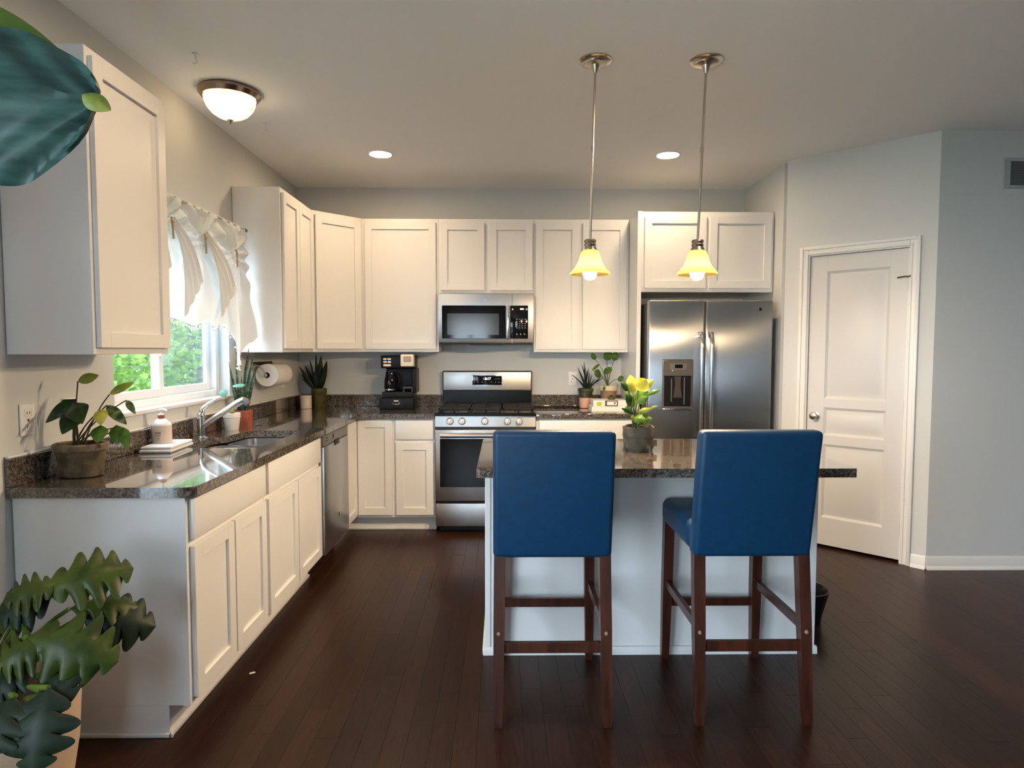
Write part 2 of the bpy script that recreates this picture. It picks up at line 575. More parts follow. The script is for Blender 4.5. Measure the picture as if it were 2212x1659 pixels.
floor = struct('floor', G().box(-.15, XFAR + .15, YREAR - .15, .15, -.12, -.008), M('subfloor', (0.02, 0.01, 0.006), 0.6))
PX0, PX1, PY0, PY1 = 0.48, 5.30, -4.95, -0.45
for a in ((-.15, PX0, YREAR, 0), (PX1, XFAR, YREAR, YR), (PX0, PX1, YREAR, PY0), (PX0, PX1, PY1, 0)):
    part('plank_field', G().box(a[0], a[1], a[2], a[3], -.008, -.0004), FLOOR, floor)
rows = 58
pw = (PX1 - PX0) / rows
pmesh = {}
for i in range(rows):
    y = PY0
    first = True
    while y < PY1 - 1e-6:
        ln = random.choice([0.9, 1.05, 1.2, 1.35])
        if first:
            ln *= random.uniform(.3, 1)
            first = False
        y2 = min(y + ln, PY1)
        if PY1 - y2 < .25:
            y2 = PY1
        L = round((y2 - y) * 20) / 20
        key = round(y2 - y, 3)
        if key not in pmesh:
            pmesh[key] = G().box(0, pw - .0003, 0.0002, y2 - y - .0002, -.008, 0, .0006, 1).mesh('plank', FLOOR)
        o = bpy.data.objects.new('plank', pmesh[key])
        o.location = (PX0 + i * pw, y, random.uniform(-.0004, 0))
        link(o, floor)
        y = y2


# kitchen window
def window_unit(name, F, u0, u1, z0, z1, split, screen, depth=0.15, label=None):
    g = G()
    fw = .045
    n0, n1 = -depth + .02, -depth + .085
    for a in ((u0 + fw, u1 - fw, z0, z0 + fw), (u0 + fw, u1 - fw, z1 - fw, z1), (u0, u0 + fw, z0, z1), (u1 - fw, u1, z0, z1)):
        g.box(a[0], a[1], n0, n1, a[2], a[3], .003, 1, F)
    w = struct(name, g, VINYL, label)
    for k, (a, b) in enumerate(((u0 + fw, split + .02), (split - .02, u1 - fw))):
        s = .045
        m0, m1 = (n0 + .028, n0 + .052) if k == 0 else (n0 + .004, n0 + .027)
        g = G()
        for r in ((a + s, b - s, z0 + fw, z0 + fw + s), (a + s, b - s, z1 - fw - s, z1 - fw), (a, a + s, z0 + fw, z1 - fw), (b - s, b, z0 + fw, z1 - fw)):
            g.box(r[0], r[1], m0, m1, r[2], r[3], .003, 1, F)
        sash = part('sash', g, VINYL, w)
        part('pane', G().box(a + s - .005, b - s + .005, m0 + .010, m0 + .014, z0 + fw + s - .005, z1 - fw - s + .005, 0, 1, F), GLASS, sash)
        if k == 1 and screen:
            part('insect_screen', G().box(a + s, b - s + .02, m0 - .010, m0 - .008, z0 + fw, z1 - fw, 0, 1, F), SCREEN, w)
    return w


w1 = window_unit('window_1', F_LEFT, W1[0], W1[1], W1[2], W1[3], -2.02, True)
part('sill', G().box(W1[0] - .01, W1[1] + .01, -.07, .022, W1[2] - .012, W1[2] + .008, .004, 2, F_LEFT), TRIM, w1)
part('latch', G().box(-2.05, -2.02, -.075, -.06, 1.36, 1.44, .004, 2, F_LEFT), WHITEP, w1)
window_unit('window_2', F_LEFT, W2[0], W2[1], W2[2], W2[3], -6.15, False)
F_REAR = frame((0, YREAR, 0), (1, 0, 0), (0, 1, 0))
window_unit('window_3', F_REAR, W3[0], W3[1], W3[2], W3[3], 1.05, False)

# pantry door, casing, baseboards (on the angled wall)
g = G()
for a in ((.105, .165, 0, 2.125), (.785, .845, 0, 2.125), (.165, .785, 2.065, 2.125)):
    g.box(a[0], a[1], .0, .010, a[2], a[3], .002, 1, F_DIAG)
for a in ((.107, .128, 0, 2.123), (.822, .843, 0, 2.123), (.128, .822, 2.102, 2.123)):
    g.box(a[0], a[1], .009, .018, a[2], a[3], .003, 2, F_DIAG)
for a in ((.150, .162, 0, 2.08), (.788, .800, 0, 2.08), (.162, .788, 2.068, 2.080)):
    g.box(a[0], a[1], .009, .014, a[2], a[3], .002, 1, F_DIAG)
for a in ((DU0 + .001, .171, 0, DZ), (.779, DU1 - .001, 0, DZ), (.171, .779, 2.058, DZ)):
    g.box(a[0], a[1], -.115, .002, a[2], a[3], 0, 1, F_DIAG)
struct('trim_1', g, TRIM)

d1 = bpy.data.objects.new('door_1', None)
d1.location = (4.12, -1.14, 0)
COL.objects.link(d1)
LOC['door_1'] = Vector(d1.location)
d1['kind'] = 'structure'
d1['label'] = 'white three panel pantry door in the angled wall'
g = G()
U0, U1 = .174, .776
pz = [(.215, .735), (.800, .995), (1.058, 1.945)]
pu = (.284, .672)
nb, nf = -.052, -.016
for a in ((U0, pu[0], .018, 2.055), (pu[1], U1, .018, 2.055), (pu[0], pu[1], .018, pz[0][0]), (pu[0], pu[1], pz[0][1], pz[1][0]),
          (pu[0], pu[1], pz[1][1], pz[2][0]), (pu[0], pu[1], pz[2][1], 2.055)):
    g.box(a[0], a[1], nb, nf, a[2], a[3], .0008, 1, F_DIAG)
part('slab', g, DOORW, d1)
for z0, z1 in pz:
    def rect(i, n):
        return [(pu[0] + i, n, z0 + i), (pu[1] - i, n, z0 + i), (pu[1] - i, n, z1 - i), (pu[0] + i, n, z1 - i)]
    g = G().loops([rect(0, nb), rect(0, nf - .001), rect(.016, nf - .012), rect(.024, nf - .012), rect(.050, nf - .002)], Mx=F_DIAG)
    part('panel', g, DOORW, d1)
kn = part('knob', G().lathe([(.026, 0), (.026, .004), (.011, .008), (.010, .028), (.022, .036), (.0275, .048), (.024, .060), (.010, .066)], (0, 0, 0), 20, 'y', Mx=F_DIAG @ Matrix.Translation((.231, nf, .935))), NICKEL, d1)
for z in (.224, 1.029, 1.815):
    part('hinge', G().lathe([(.006, -.045), (.006, .045)], (.782, -.008, z), 10, 'z', Mx=F_DIAG).box(.775, .789, -.016, -.012, z - .045, z + .045, 0, 1, F_DIAG), M('hinge_bronze', (0.13, 0.10, 0.08), .4, .8), d1)
part('door_stop', G().tube([F_DIAG @ Vector(p) for p in ((.782, -.004, 1.868), (.765, .03, 1.870), (.725, .045, 1.862))], .005, 8)
     .tube([F_DIAG @ Vector(p) for p in ((.782, -.002, 1.868), (.79, .02, 1.872))], .006, 8), M('stop_bronze', (0.2, 0.15, 0.11), .4, .8), d1)

BBP = [(0, 0), (.014, 0), (.014, .018), (.011, .022), (.011, .052), (.008, .060), (.008, .074), (.003, .082), (0, .082)]


def baseboard(name, F, u0, u1):
    g = G()
    g.loops([[(u0, p[0], p[1]) for p in BBP], [(u1, p[0], p[1]) for p in BBP]], Mx=F)
    g.loops([[(u0, .011 + a, b) for a, b in ((0, 0), (.014, 0), (.010, .012), (0, .018))], [(u1, .011 + a, b) for a, b in ((0, 0), (.014, 0), (.010, .012), (0, .018))]], Mx=F)
    return struct(name, g, TRIM)


baseboard('baseboard_angled', F_DIAG, .846, .929)
baseboard('baseboard_right', frame((0, YR, 0), (1, 0, 0), (0, -1, 0)), XR, XFAR)
baseboard('baseboard_angled_near', F_DIAG, 0, .104)
baseboard('baseboard_left', F_LEFT, YREAR, W2[0])
baseboard('baseboard_left_near', F_LEFT, W2[1], -3.20)
baseboard('baseboard_rear', F_REAR, 0, XFAR)

# ------------------------------------------------------------------ base cabinets
FX = 0.61     # face frame plane
L0 = 3.170
YA, YB, YD = -2.445, -1.560, -0.950


def base_body(parent, F, u0, u1, open_top=False, w0=.004):
    g = G()
    if not open_top:
        g.box(u0, u1, w0, FX, .1143, .875, .0015, 1, F)
    else:
        g.box(u0, u0 + .018, w0, FX, .1143, .875, 0, 1, F)
        g.box(u1 - .018, u1, w0, FX, .1143, .875, 0, 1, F)
        g.box(u0 + .018, u1 - .018, FX - .02, FX, .1143, .875, 0, 1, F)
        g.box(u0 + .018, u1 - .018, w0, FX - .02, .1143, .14, 0, 1, F)
    b = part('body', g, WHITE, parent)
    part('toe_kick', G().box(u0, u1, w0, .534, 0, .1143, 0, 1, F), WHITE, parent)
    return b


c = thing('base_cabinet', 'white two door base cabinet at the near end of the left counter', 'cabinet', (.3, -2.8, 0), 'white base cabinets')
base_body(c, F_LEFT, -L0, YA - .0005)
slab_front(c, F_LEFT, -L0 + .022, YA - .018, .715, .862, FX)
ym = (-L0 + YA) / 2
shaker(c, F_LEFT, -L0 + .022, ym - .006, .135, .690, FX)
shaker(c, F_LEFT, ym + .006, YA - .018, .135, .690, FX)
part('shoe_moulding', G().box(.01, .548, -L0 - .010, -L0, 0, .016, .003, 2).box(.534, .545, -L0 - .010, YA, 0, .016, .003, 2), TRIM, c)
part('end_panel_stile', G().box(.585, FX + .0015, -L0 - .003, -L0, .1143, .875, .001, 1), WHITE, c)

c = thing('base_cabinet', 'white two door sink base cabinet between near cabinet and dishwasher', 'cabinet', (.3, -2.0, 0), 'white base cabinets')
base_body(c, F_LEFT, YA, YB - .002, True)
slab_front(c, F_LEFT, YA + .018, YB - .014, .715, .862, FX)
ym = (YA + YB) / 2
shaker(c, F_LEFT, YA + .018, ym - .006, .135, .690, FX)
shaker(c, F_LEFT, ym + .006, YB - .014, .135, .690, FX)
part('shoe_moulding', G().box(.534, .545, YA, YB - .002, 0, .016, .003, 2), TRIM, c)

c = thing('corner_base_cabinet', 'white corner base cabinet with bifold doors beside the dishwasher', 'cabinet', (.3, -.3, 0), 'white base cabinets')
XC = .905
part('body', G().prism([(.004, -.004), (.004, YD), (FX, YD), (FX, -FX), (XC, -FX), (XC, -.004)], .1143, .875), WHITE, c)
part('toe_kick', G().prism([(.004, -.004), (.004, YD), (.534, YD), (.534, -.534), (XC, -.534), (XC, -.004)], 0, .1143), WHITE, c)
shaker(c, F_LEFT, YD + .012, -FX - .022, .135, .862, FX)
shaker(c, F_BACK, FX + .022, XC - .012, .135, .862, FX)
part('shoe_moulding', G().box(.534, XC, -.545, -.534, 0, .016, .003, 2), TRIM, c)

c = thing('base_cabinet', 'narrow white base cabinet with drawer left of the range', 'cabinet', (1.06, -.3, 0), 'white base cabinets')
base_body(c, F_BACK, XC + .0005, 1.2175)
slab_front(c, F_BACK, XC + .016, 1.205, .715, .862, FX)
shaker(c, F_BACK, XC + .016, 1.205, .135, .690, FX)
part('shoe_moulding', G().box(XC, 1.2175, -.545, -.534, 0, .016, .003, 2), TRIM, c)

c = thing('base_cabinet', 'white base cabinet with wide drawer right of the range', 'cabinet', (2.36, -.3, 0), 'white base cabinets')
base_body(c, F_BACK, 1.985, 2.742)
slab_front(c, F_BACK, 2.01, 2.725, .715, .862, FX)
shaker(c, F_BACK, 2.01, 2.362, .135, .690, FX)
shaker(c, F_BACK, 2.374, 2.725, .135, .690, FX)

# ------------------------------------------------------------------ countertops
def filled(g, outer, holes, z0, z1):
    bm = g.bm
    es = []
    for lp in [outer] + holes:
        vs = [bm.verts.new((p[0], p[1], z1)) for p in lp]
        es += [bm.edges.new((vs[i], vs[(i + 1) % len(vs)])) for i in range(len(vs))]
    r = bmesh.ops.triangle_fill(bm, use_beauty=True, edges=es)
    fs = [f for f in r['geom'] if isinstance(f, bmesh.types.BMFace)]
    ex = bmesh.ops.extrude_face_region(bm, geom=fs)
    vs = [v for v in ex['geom'] if isinstance(v, bmesh.types.BMVert)]
    bmesh.ops.translate(bm, verts=vs, vec=(0, 0, z0 - z1))
    return g


def rrect(x0, x1, y0, y1, r, n=6):
    out = []
    for cx, cy, a0 in ((x1 - r, y1 - r, 0), (x0 + r, y1 - r, PI / 2), (x0 + r, y0 + r, PI), (x1 - r, y0 + r, 1.5 * PI)):
        out += [(cx + r * math.cos(a0 + PI / 2 * k / n), cy + r * math.sin(a0 + PI / 2 * k / n)) for k in range(n + 1)]
    return out


TOPZ = .914
SINKHOLE = ([(.535, -1.68), (.505, -1.645)] + [(.30, -1.640), (.255, -1.652), (.225, -1.69), (.215, -1.76), (.20, -1.84), (.165, -1.91), (.150, -1.98)]
            + [(.150, -2.24), (.165, -2.285), (.205, -2.305)] + [(.49, -2.305), (.525, -2.285), (.535, -2.25)])
ct = thing('granite_countertop', 'speckled granite worktop with sink cutout along left wall and corner', 'countertop', (.3, -1.6, .88), 'granite worktops')
yn = -L0 - .025
outer = [(.003, -.003), (.003, yn), (.612, yn), (.634, yn + .006), (.648, yn + .022), (.652, yn + .045), (.652, -.72), (.667, -.675), (.705, -.652), (1.2185, -.652), (1.2185, -.003)]
part('slab', filled(G(), outer, [SINKHOLE], TOPZ - .0375, TOPZ), GRAN, ct)
bs = thing('granite_backsplash', 'low granite backsplash strip along the left wall below the window', 'backsplash', (.013, -1.6, TOPZ), 'granite backsplashes')
part('strip', G().box(.003, .023, yn, -.003, TOPZ + .0003, 1.014, .002, 1), GRAN, bs)
part('caulk_line', G().box(.003, .016, yn + .002, -.003, 1.014, 1.024, .003, 2), TRIM, bs, 'white caulk bead above the backsplash')
tag(part('granite_backsplash', G().box(.0235, 1.2185, -.023, -.003, TOPZ + .0003, 1.014, .002, 1), GRAN), 'low granite backsplash strip behind the coffee maker', 'backsplash', 'granite backsplashes')
ct = thing('granite_countertop', 'speckled granite worktop between range and refrigerator', 'countertop', (2.36, -.3, .88), 'granite worktops')
part('slab', G().box(1.984, 2.742, -.652, -.003, TOPZ - .0375, TOPZ, .003, 2), GRAN, ct)
tag(part('granite_backsplash', G().box(1.984, 2.742, -.023, -.003, TOPZ + .0003, 1.014, .002, 1), GRAN), 'low granite backsplash strip behind the spiky plant and books', 'backsplash', 'granite backsplashes')

# sink
sk = thing('kitchen_sink', 'stainless double bowl sink under the window', 'sink', (.34, -1.97, .68))


def bowl(x0, x1, y0, y1, zt, zb):
    rings = []
    for i, z in ((-.012, zt), (0, zt - .001), (.004, zt - .10), (.012, zb + .03), (.045, zb)):
        rings.append([(p[0], p[1], z) for p in rrect(x0 + i, x1 - i, y0 + i, y1 - i, .055)])
    return G().loops(rings, True, False, True)


SINKM = M('sink_steel', (0.66, 0.67, 0.68), .22, 1.0, rvar=(.15, .3, 40))
for a in ((.165, .525, -2.29, -1.965), (.225, .525, -1.94, -1.655)):
    b = part('bowl', bowl(*a, .872, .69), SINKM, sk, recalc=False)
    part('drain', G().lathe([(.04, .691), (.038, .696), (.02, .694), (.018, .6915)], ((a[0] + a[1]) / 2, (a[2] + a[3]) / 2, 0), 20), CHROME, b)
part('divider', G().box(.20, .535, -1.968, -1.937, .80, .866, .012, 3), SINKM, sk)

fa = thing('kitchen_faucet', 'chrome single lever pull out faucet behind the sink', 'faucet', (.087, -1.945, TOPZ))
part('column', G().lathe([(.026, 0), (.026, .006), (.020, .010), (.019, .09), (.020, .10), (.020, .128), (.014, .140)], (.087, -1.945, TOPZ), 20), CHROME, fa)
part('lever', G().tube([(.087, -1.945, 1.045), (.098, -1.945, 1.075), (.125, -1.945, 1.098), (.180, -1.945, 1.130), (.190, -1.945, 1.133)], [.016, .013, .009, .007, .005], 12), CHROME, fa)
sp = part('spout', G().tube([(.095, -1.945, .975), (.125, -1.945, .998), (.20, -1.945, 1.048), (.29, -1.945, 1.105), (.325, -1.945, 1.122)], [.014, .016, .016, .020, .019], 14), CHROME, fa)
part('nozzle', G().tube([(.318, -1.945, 1.120), (.336, -1.945, 1.112), (.345, -1.945, 1.098)], [.018, .019, .017], 14), GREYP, sp)
part('escutcheon', G().lathe([(.034, 0), (.034, .004), (.024, .008)], (.087, -1.945, TOPZ), 20), CHROME, fa)
tag(part('deck_cap', G().lathe([(.020, 0), (.020, .004), (.010, .008)], (.085, -2.10, TOPZ), 18), CHROME), 'round chrome hole cover on the worktop beside the faucet', 'hole cover')

# ------------------------------------------------------------------ upper cabinets
ZB, ZT = 1.378, 2.436
UD = .305


def upper(name, label, F, u0, u1, z0, z1, n1, doors, dz=(1.402, 2.405), loc=None):
    c = thing(name, label, 'cabinet', loc, 'white wall cabinets')
    part('body', G().box(u0, u1, .003, n1, z0, z1, .0015, 1, F), WHITE, c)
    for a, b in doors:
        shaker(c, F, a, b, dz[0], dz[1], n1)
    return c


upper('wall_cabinet', 'tall white wall cabinet nearest the camera left of the window', F_LEFT, -3.165, -2.670, ZB, ZT, UD, [(-3.150, -2.688)], loc=(.15, -2.9, ZB))
upper('wall_cabinet', 'white two door wall cabinet right of the window on left wall', F_LEFT, -1.283, -.611, ZB, ZT, UD, [(-1.263, -.950), (-.944, -.632)], loc=(.15, -.95, ZB))
c = thing('diagonal_wall_cabinet', 'white diagonal corner wall cabinet above the dark plant', 'cabinet', (.2, -.2, ZB), 'white wall cabinets')
part('body', G().prism([(.003, -.003), (.003, -.6105), (UD, -.6105), (.6095, -UD), (.6095, -.003)], ZB, ZT), WHITE, c)
shaker(c, frame((UD, -.61, 0), (1, 1, 0), (1, -1, 0)), .022, .409, 1.402, 2.405, 0)
upper('wall_cabinet', 'wide single door white wall cabinet above the coffee maker', F_BACK, .610, 1.2185, ZB, ZT, UD, [(.634, 1.198)], loc=(.9, -.15, ZB))
upper('wall_cabinet', 'short white two door wall cabinet above the microwave', F_BACK, 1.2195, 1.9805, 1.846, ZT, UD, [(1.236, 1.585), (1.626, 1.968)], (1.872, 2.402), loc=(1.6, -.15, 1.85))
upper('wall_cabinet', 'white two door wall cabinet between microwave and refrigerator', F_BACK, 1.9815, 2.742, ZB, ZT, UD, [(1.996, 2.340), (2.372, 2.722)], loc=(2.36, -.15, ZB))
c = upper('refrigerator_cabinet', 'deep white two door cabinet above the refrigerator', F_BACK, 2.776, 3.777, 1.835, ZT, .605, [(2.798, 3.263), (3.291, 3.756)], (1.864, 2.400), loc=(3.2, -.3, 1.84))
part('side_panel', G().box(2.744, 2.775, -.622, -.003, 0, ZT, .001, 1), WHITE, c, 'tall white panel on the left of the refrigerator')

# ------------------------------------------------------------------ island
il = thing('kitchen_island', 'white kitchen island base behind the blue stools', 'island', (2.4, -2.3, 0))
IX0, IX1, IY0, IY1 = 1.658, 3.172, -2.56, -2.02
part('body', G().box(IX0, IX1, IY0, IY1, 0, .875, .0015, 1), WHITE, il)
part('corner_post', G().box(IX0 - .004, IX0 + .022, IY0 - .006, IY0 + .03, .02, .875, .002, 1), WHITE, il)
part('corner_post', G().box(IX1 - .045, IX1 + .004, IY0 - .006, IY0 + .03, .02, .875, .002, 1), WHITE, il)
part('base_moulding', G().prism([(-.014, 0), (0, 0), (0, .035), (-.006, .035), (-.010, .028), (-.013, .012)], IX0 - .012, IX1 + .012, 'x', Matrix.Translation((0, IY0 - .004, 0))), TRIM, il)
part('end_moulding', G().box(IX0 - .016, IX0, IY0 - .012, IY1, 0, .03, .003, 2).box(IX1, IX1 + .016, IY0 - .012, IY1, 0, .03, .003, 2), TRIM, il)
for a, b in ((1.68, 2.16), (2.17, 2.66), (2.67, 3.15)):
    shaker(il, frame((0, 0, 0), (1, 0, 0), (0, 1, 0)), a, b, .135, .86, IY1)
tag(part('island_countertop', G().prism(rrect(1.628, 3.190, -2.853, -1.992, .012, 3), TOPZ - .0375, TOPZ), GRAN), 'brown granite slab on the kitchen island', 'countertop')

# ------------------------------------------------------------------ dishwasher
dw = thing('dishwasher', 'stainless dishwasher under the left counter', 'dishwasher', (.3, -1.25, 0))
DY0, DY1 = YB + .003, YD - .004
part('tub', G().box(.05, .60, DY0, DY1, .10, .872), BLACKM, dw)
part('door', G().box(.601, .642, DY0 + .008, DY1 - .003, .125, .800, .004, 2), STEEL, dw)
cp = part('control_panel', G().box(.601, .640, DY0 + .008, DY1 - .003, .803, .868, .003, 2), GREYP, dw)
part('pocket_handle', G().box(.630, .646, -1.32, -1.20, .775, .812, .006, 3), BLACKP, dw)
part('vent_slots', G().box(.6395, .641, DY0 + .045, DY0 + .10, .845, .852).box(.6395, .641, DY0 + .045, DY0 + .10, .828, .835), BLACKP, cp)
part('dial_print', G().lathe([(.018, 0), (.018, .001), (.015, .001), (.015, 0)], (.640, -1.34, .838), 20, 'x').box(.640, .6408, -1.28, -1.10, .848, .850).box(.640, .6408, -1.28, -1.14, .832, .834), INK, cp)
part('badge', G().box(.641, .645, -1.215, -1.200, .285, .312, .002, 1), CHROME, dw)
part('kick_plate', G().box(.45, .52, DY0, DY1, .0, .10), BLACKM, dw)

# ------------------------------------------------------------------ range
rg = thing('gas_range', 'stainless gas range with black cooktop below the microwave', 'range', (1.6, -.35, 0))
RX0, RX1 = 1.2225, 1.9805
part('body', G().box(RX0, RX1, -.625, -.03, .045, .905, .003, 1), BLACKM, rg)
part('feet_skirt', G().box(RX0 + .02, RX1 - .02, -.57, -.05, 0, .045), BLACKM, rg)
part('drawer', G().box(RX0 + .002, RX1 - .002, -.662, -.626, .055, .232, .006, 2), STEEL, rg)
dr = part('oven_door', G().box(RX0 + .002, RX1 - .002, -.660, -.626, .250, .795, .006, 2), STEEL, rg)
part('door_window', G().box(RX0 + .036, RX1 - .036, -.6635, -.6605, .358, .725, .003, 1), BLACKG, dr)
part('handle', G().tube([(RX0 + .045, -.715, .757), (RX1 - .045, -.715, .757)], .0185, 14)
     .box(RX0 + .055, RX0 + .085, -.712, -.659, .745, .769, .004, 2).box(RX1 - .085, RX1 - .055, -.712, -.659, .745, .769, .004, 2), STEEL, dr)
part('vent_gap', G().box(RX0 + .002, RX1 - .002, -.650, -.626, .797, .815), BLACKM, rg)
fp = part('control_panel', G().prism([(-.655, .816), (-.626, .816), (-.626, .897), (-.648, .897)], RX0, RX1, 'x'), STEEL, rg)
for x in (1.335, 1.425, 1.597, 1.768, 1.857):
    k = part('knob', G().lathe([(.029, .0), (.029, .006), (.024, .010), (.022, .030), (.018, .034)], (0, 0, 0), 20, 'y', Mx=Matrix.Translation((x, -.652, .858)) @ Matrix.Rotation(PI, 4, 'Z')), KNOBM, fp)
    part('pointer', G().box(x - .006, x + .006, -.690, -.665, .836, .880, .003, 2), KNOBM, k)
part('cooktop', G().prism([(-.672, .898), (-.03, .898), (-.03, .912), (-.655, .925), (-.672, .920)], RX0, RX1, 'x'), ENAMEL, rg)
for i, x0 in enumerate((RX0 + .02, 1.485, 1.735)):
    x1 = x0 + (.235 if i != 1 else .235)
    g = G()
    zg = .940
    for a in ((x0, x0 + .012, -.62, -.11), (x1 - .012, x1, -.62, -.11), (x0, x1, -.62, -.608), (x0, x1, -.122, -.11), (x0, x1, -.372, -.360),
              ((x0 + x1) / 2 - .005, (x0 + x1) / 2 + .005, -.62, -.11), (x0, x1, -.50, -.49), (x0, x1, -.245, -.235)):
        g.box(a[0], a[1], a[2], a[3], zg, zg + .012, .002, 1)
    for a in ((x0, -.62), (x1 - .012, -.62), (x0, -.122), (x1 - .012, -.122)):
        g.box(a[0], a[0] + .012, a[1], a[1] + .012, .912, zg, 0, 1)
    part('grate', g, IRON, rg)
for x, y, r in ((1.36, -.49, .042), (1.36, -.24, .036), (1.60, -.36, .05), (1.85, -.49, .042), (1.85, -.24, .036)):
    part('burner', G().lathe([(r, .912), (r, .922), (r * .8, .926), (r * .8, .932), (r * .5, .934)], (x, y, 0), 20), M('burner_cap', (0.05, 0.045, 0.042), .4, .6), rg)
part('rear_riser', G().box(RX0 + .004, RX1 - .004, -.075, -.028, .905, 1.055, .004, 1), ENAMEL, rg)
bgp = part('backguard', G().box(RX0 + .006, RX1 - .006, -.083, -.028, 1.052, 1.214, .008, 3), STEEL, rg)
part('backguard_edge', G().box(RX0 + .001, RX1 - .001, -.076, -.030, 1.045, 1.219, .010, 3), BLACKP, bgp)
dsp = part('clock_panel', G().box(1.478, 1.722, -.0865, -.083, 1.102, 1.180, .004, 3), BLACKG, bgp)
part('clock_bezel', G().box(1.473, 1.727, -.0848, -.083, 1.097, 1.185, .004, 3), CHROME, bgp)
text('clock_digits', '2:17', .030, CLOCKE, dsp, Matrix.Translation((1.606, -.0872, 1.153)) @ FACE_CAM)
g = G()
for x in (1.494, 1.524, 1.557, 1.585, 1.636, 1.672, 1.700):
    g.box(x - .005, x + .005, -.0871, -.0866, 1.122, 1.129)
g.box(1.488, 1.522, -.0871, -.0866, 1.168, 1.171).box(1.662, 1.690, -.0871, -.0866, 1.150, 1.154).box(1.694, 1.708, -.0871, -.0866, 1.150, 1.156)
part('key_print', g, GREYPRINT, dsp)['kind'] = 'stuff'

# ------------------------------------------------------------------ microwave
mw = thing('microwave', 'stainless over the range microwave with black door glass', 'microwave', (1.6, -.2, 1.44), None)
MX0, MX1 = 1.226, 1.974
part('body', G().box(MX0 + .004, MX1 - .004, -.375, -.004, 1.450, 1.842, .003, 1), STEELD, mw)
fr = part('front', G().prism([(-.375, 1.446), (-.375, 1.836), (-.402, 1.836), (-.412, 1.76), (-.412, 1.46), (-.404, 1.446)], MX0, MX1, 'x'), STEEL, mw)
part('door_glass', G().box(1.254, 1.756, -.4155, -.412, 1.484, 1.744, .002, 1), BLACKG, mw)
part('door_window', G().box(1.296, 1.702, -.4165, -.4155, 1.514, 1.681, 0, 1), WINDOWG, mw)
part('handle', G().box(1.758, 1.786, -.444, -.413, 1.478, 1.747, .010, 3), CHROME, mw)
kp = part('keypad', G().box(1.789, 1.931, -.4155, -.412, 1.484, 1.744, .004, 2), BLACKG, mw)
g = G()
for r in range(5):
    for cc in range(4):
        g.box(1.836 + cc * .022, 1.848 + cc * .022, -.4161, -.4156, 1.565 + r * .017, 1.572 + r * .017)
for cc in range(3):
    g.lathe([(.007, 0), (.007, .0006)], (1.843 + cc * .030, -.4161, 1.520), 10, 'y')
part('key_print', g, GREYPRINT, kp)['kind'] = 'stuff'
part('display', G().box(1.868, 1.896, -.4163, -.4156, 1.712, 1.722), CLOCKE, kp)
part('door_seam', G().box(1.803, 1.807, -.4135, -.402, 1.45, 1.482).box(1.803, 1.807, -.4135, -.402, 1.746, 1.832), CHROME, mw)
part('emblem', G().lathe([(.015, 0), (.015, .003), (.012, .004)], (1.585, -.4135, 1.788), 20, 'y'), CHROME, mw)
part('bottom_vent', G().prism([(1.45, 1.443), (1.75, 1.443), (1.73, 1.432), (1.47, 1.432)], -.39, -.10, 'y').box(MX0 + .01, MX1 - .01, -.385, -.01, 1.442, 1.451), BLACKM, mw)

# ------------------------------------------------------------------ refrigerator
rf = thing('refrigerator', 'stainless side by side refrigerator with ice dispenser', 'refrigerator', (3.25, -.4, 0))
part('body', G().box(2.800, 3.700, -.725, -.04, .03, 1.745, .004, 1), M('fridge_side', (0.045, 0.043, 0.042), .5), rf)
part('toe_grille', G().box(2.81, 3.69, -.70, -.06, 0, .03), BLACKM, rf)
dl = part('freezer_door', G().box(2.796, 3.2035, -.800, -.735, .06, 1.760, .012, 4), STEELV, rf)
drr = part('fridge_door', G().box(3.2125, 3.705, -.800, -.735, .06, 1.760, .012, 4), STEELV, rf)
part('door_gasket', G().box(2.806, 3.195, -.735, -.726, .07, 1.75).box(3.22, 3.695, -.735, -.726, .07, 1.75), BLACKM, rf)
for dd, x in ((dl, 3.172), (drr, 3.243)):
    pts = [(x, -.802, 1.500), (x, -.838, 1.512), (x, -.852, 1.46)] + [(x, -.856, 1.4 - k * .12) for k in range(6)] + [(x, -.852, .66), (x, -.838, .608), (x, -.802, .62)]
    part('handle', G().tube(pts, .0155, 12), STEELV, dd)
    part('handle_mount', G().box(x - .016, x + .016, -.840, -.799, 1.490, 1.530, .004, 2), CHROME, dd)
dp = part('dispenser', G().box(2.898, 3.122, -.806, -.799, .962, 1.330, .006, 3), M('dispenser_bezel', (0.07, 0.062, 0.055), .35), dl)
part('dispenser_hood', G().prism([(2.906, 1.210), (3.114, 1.210), (3.114, 1.318), (3.06, 1.329), (2.96, 1.329), (2.906, 1.318)], -.822, -.804, 'y'), M('dispenser_face', (0.085, 0.075, 0.066), .35), dp)
part('dispenser_cavity', G().box(2.912, 3.108, -.8075, -.804, .985, 1.208), BLACKP, dp)
part('paddle', G().prism([(2.985, 1.205), (3.035, 1.205), (3.028, 1.15), (3.04, 1.05), (2.98, 1.05), (2.992, 1.15)], -.818, -.806, 'y'), M('paddle_plastic', (0.05, 0.042, 0.036), .3), dp)
part('side_rails', G().box(2.962, 2.968, -.812, -.806, 1.02, 1.19).box(3.056, 3.062, -.812, -.806, 1.0, 1.20), GREYP, dp)
part('drip_tray', G().box(2.900, 3.120, -.832, -.806, .958, .972, .004, 2), CHROME, dp)
part('display', G().box(2.985, 3.042, -.8232, -.8222, 1.265, 1.292), BLACKG, dp)
part('display_surround', G().box(2.950, 3.070, -.8226, -.822, 1.255, 1.300), GREYP, dp)
part('indicator_lamp', G().ball((2.968, -.823, 1.248), .004, 8), WHITEP, dp)
em = part('emblem', G().lathe([(.0135, 0), (.0135, .003), (.010, .0034)], (3.608, -.803, 1.695), 20, 'y'), CHROME, drr)
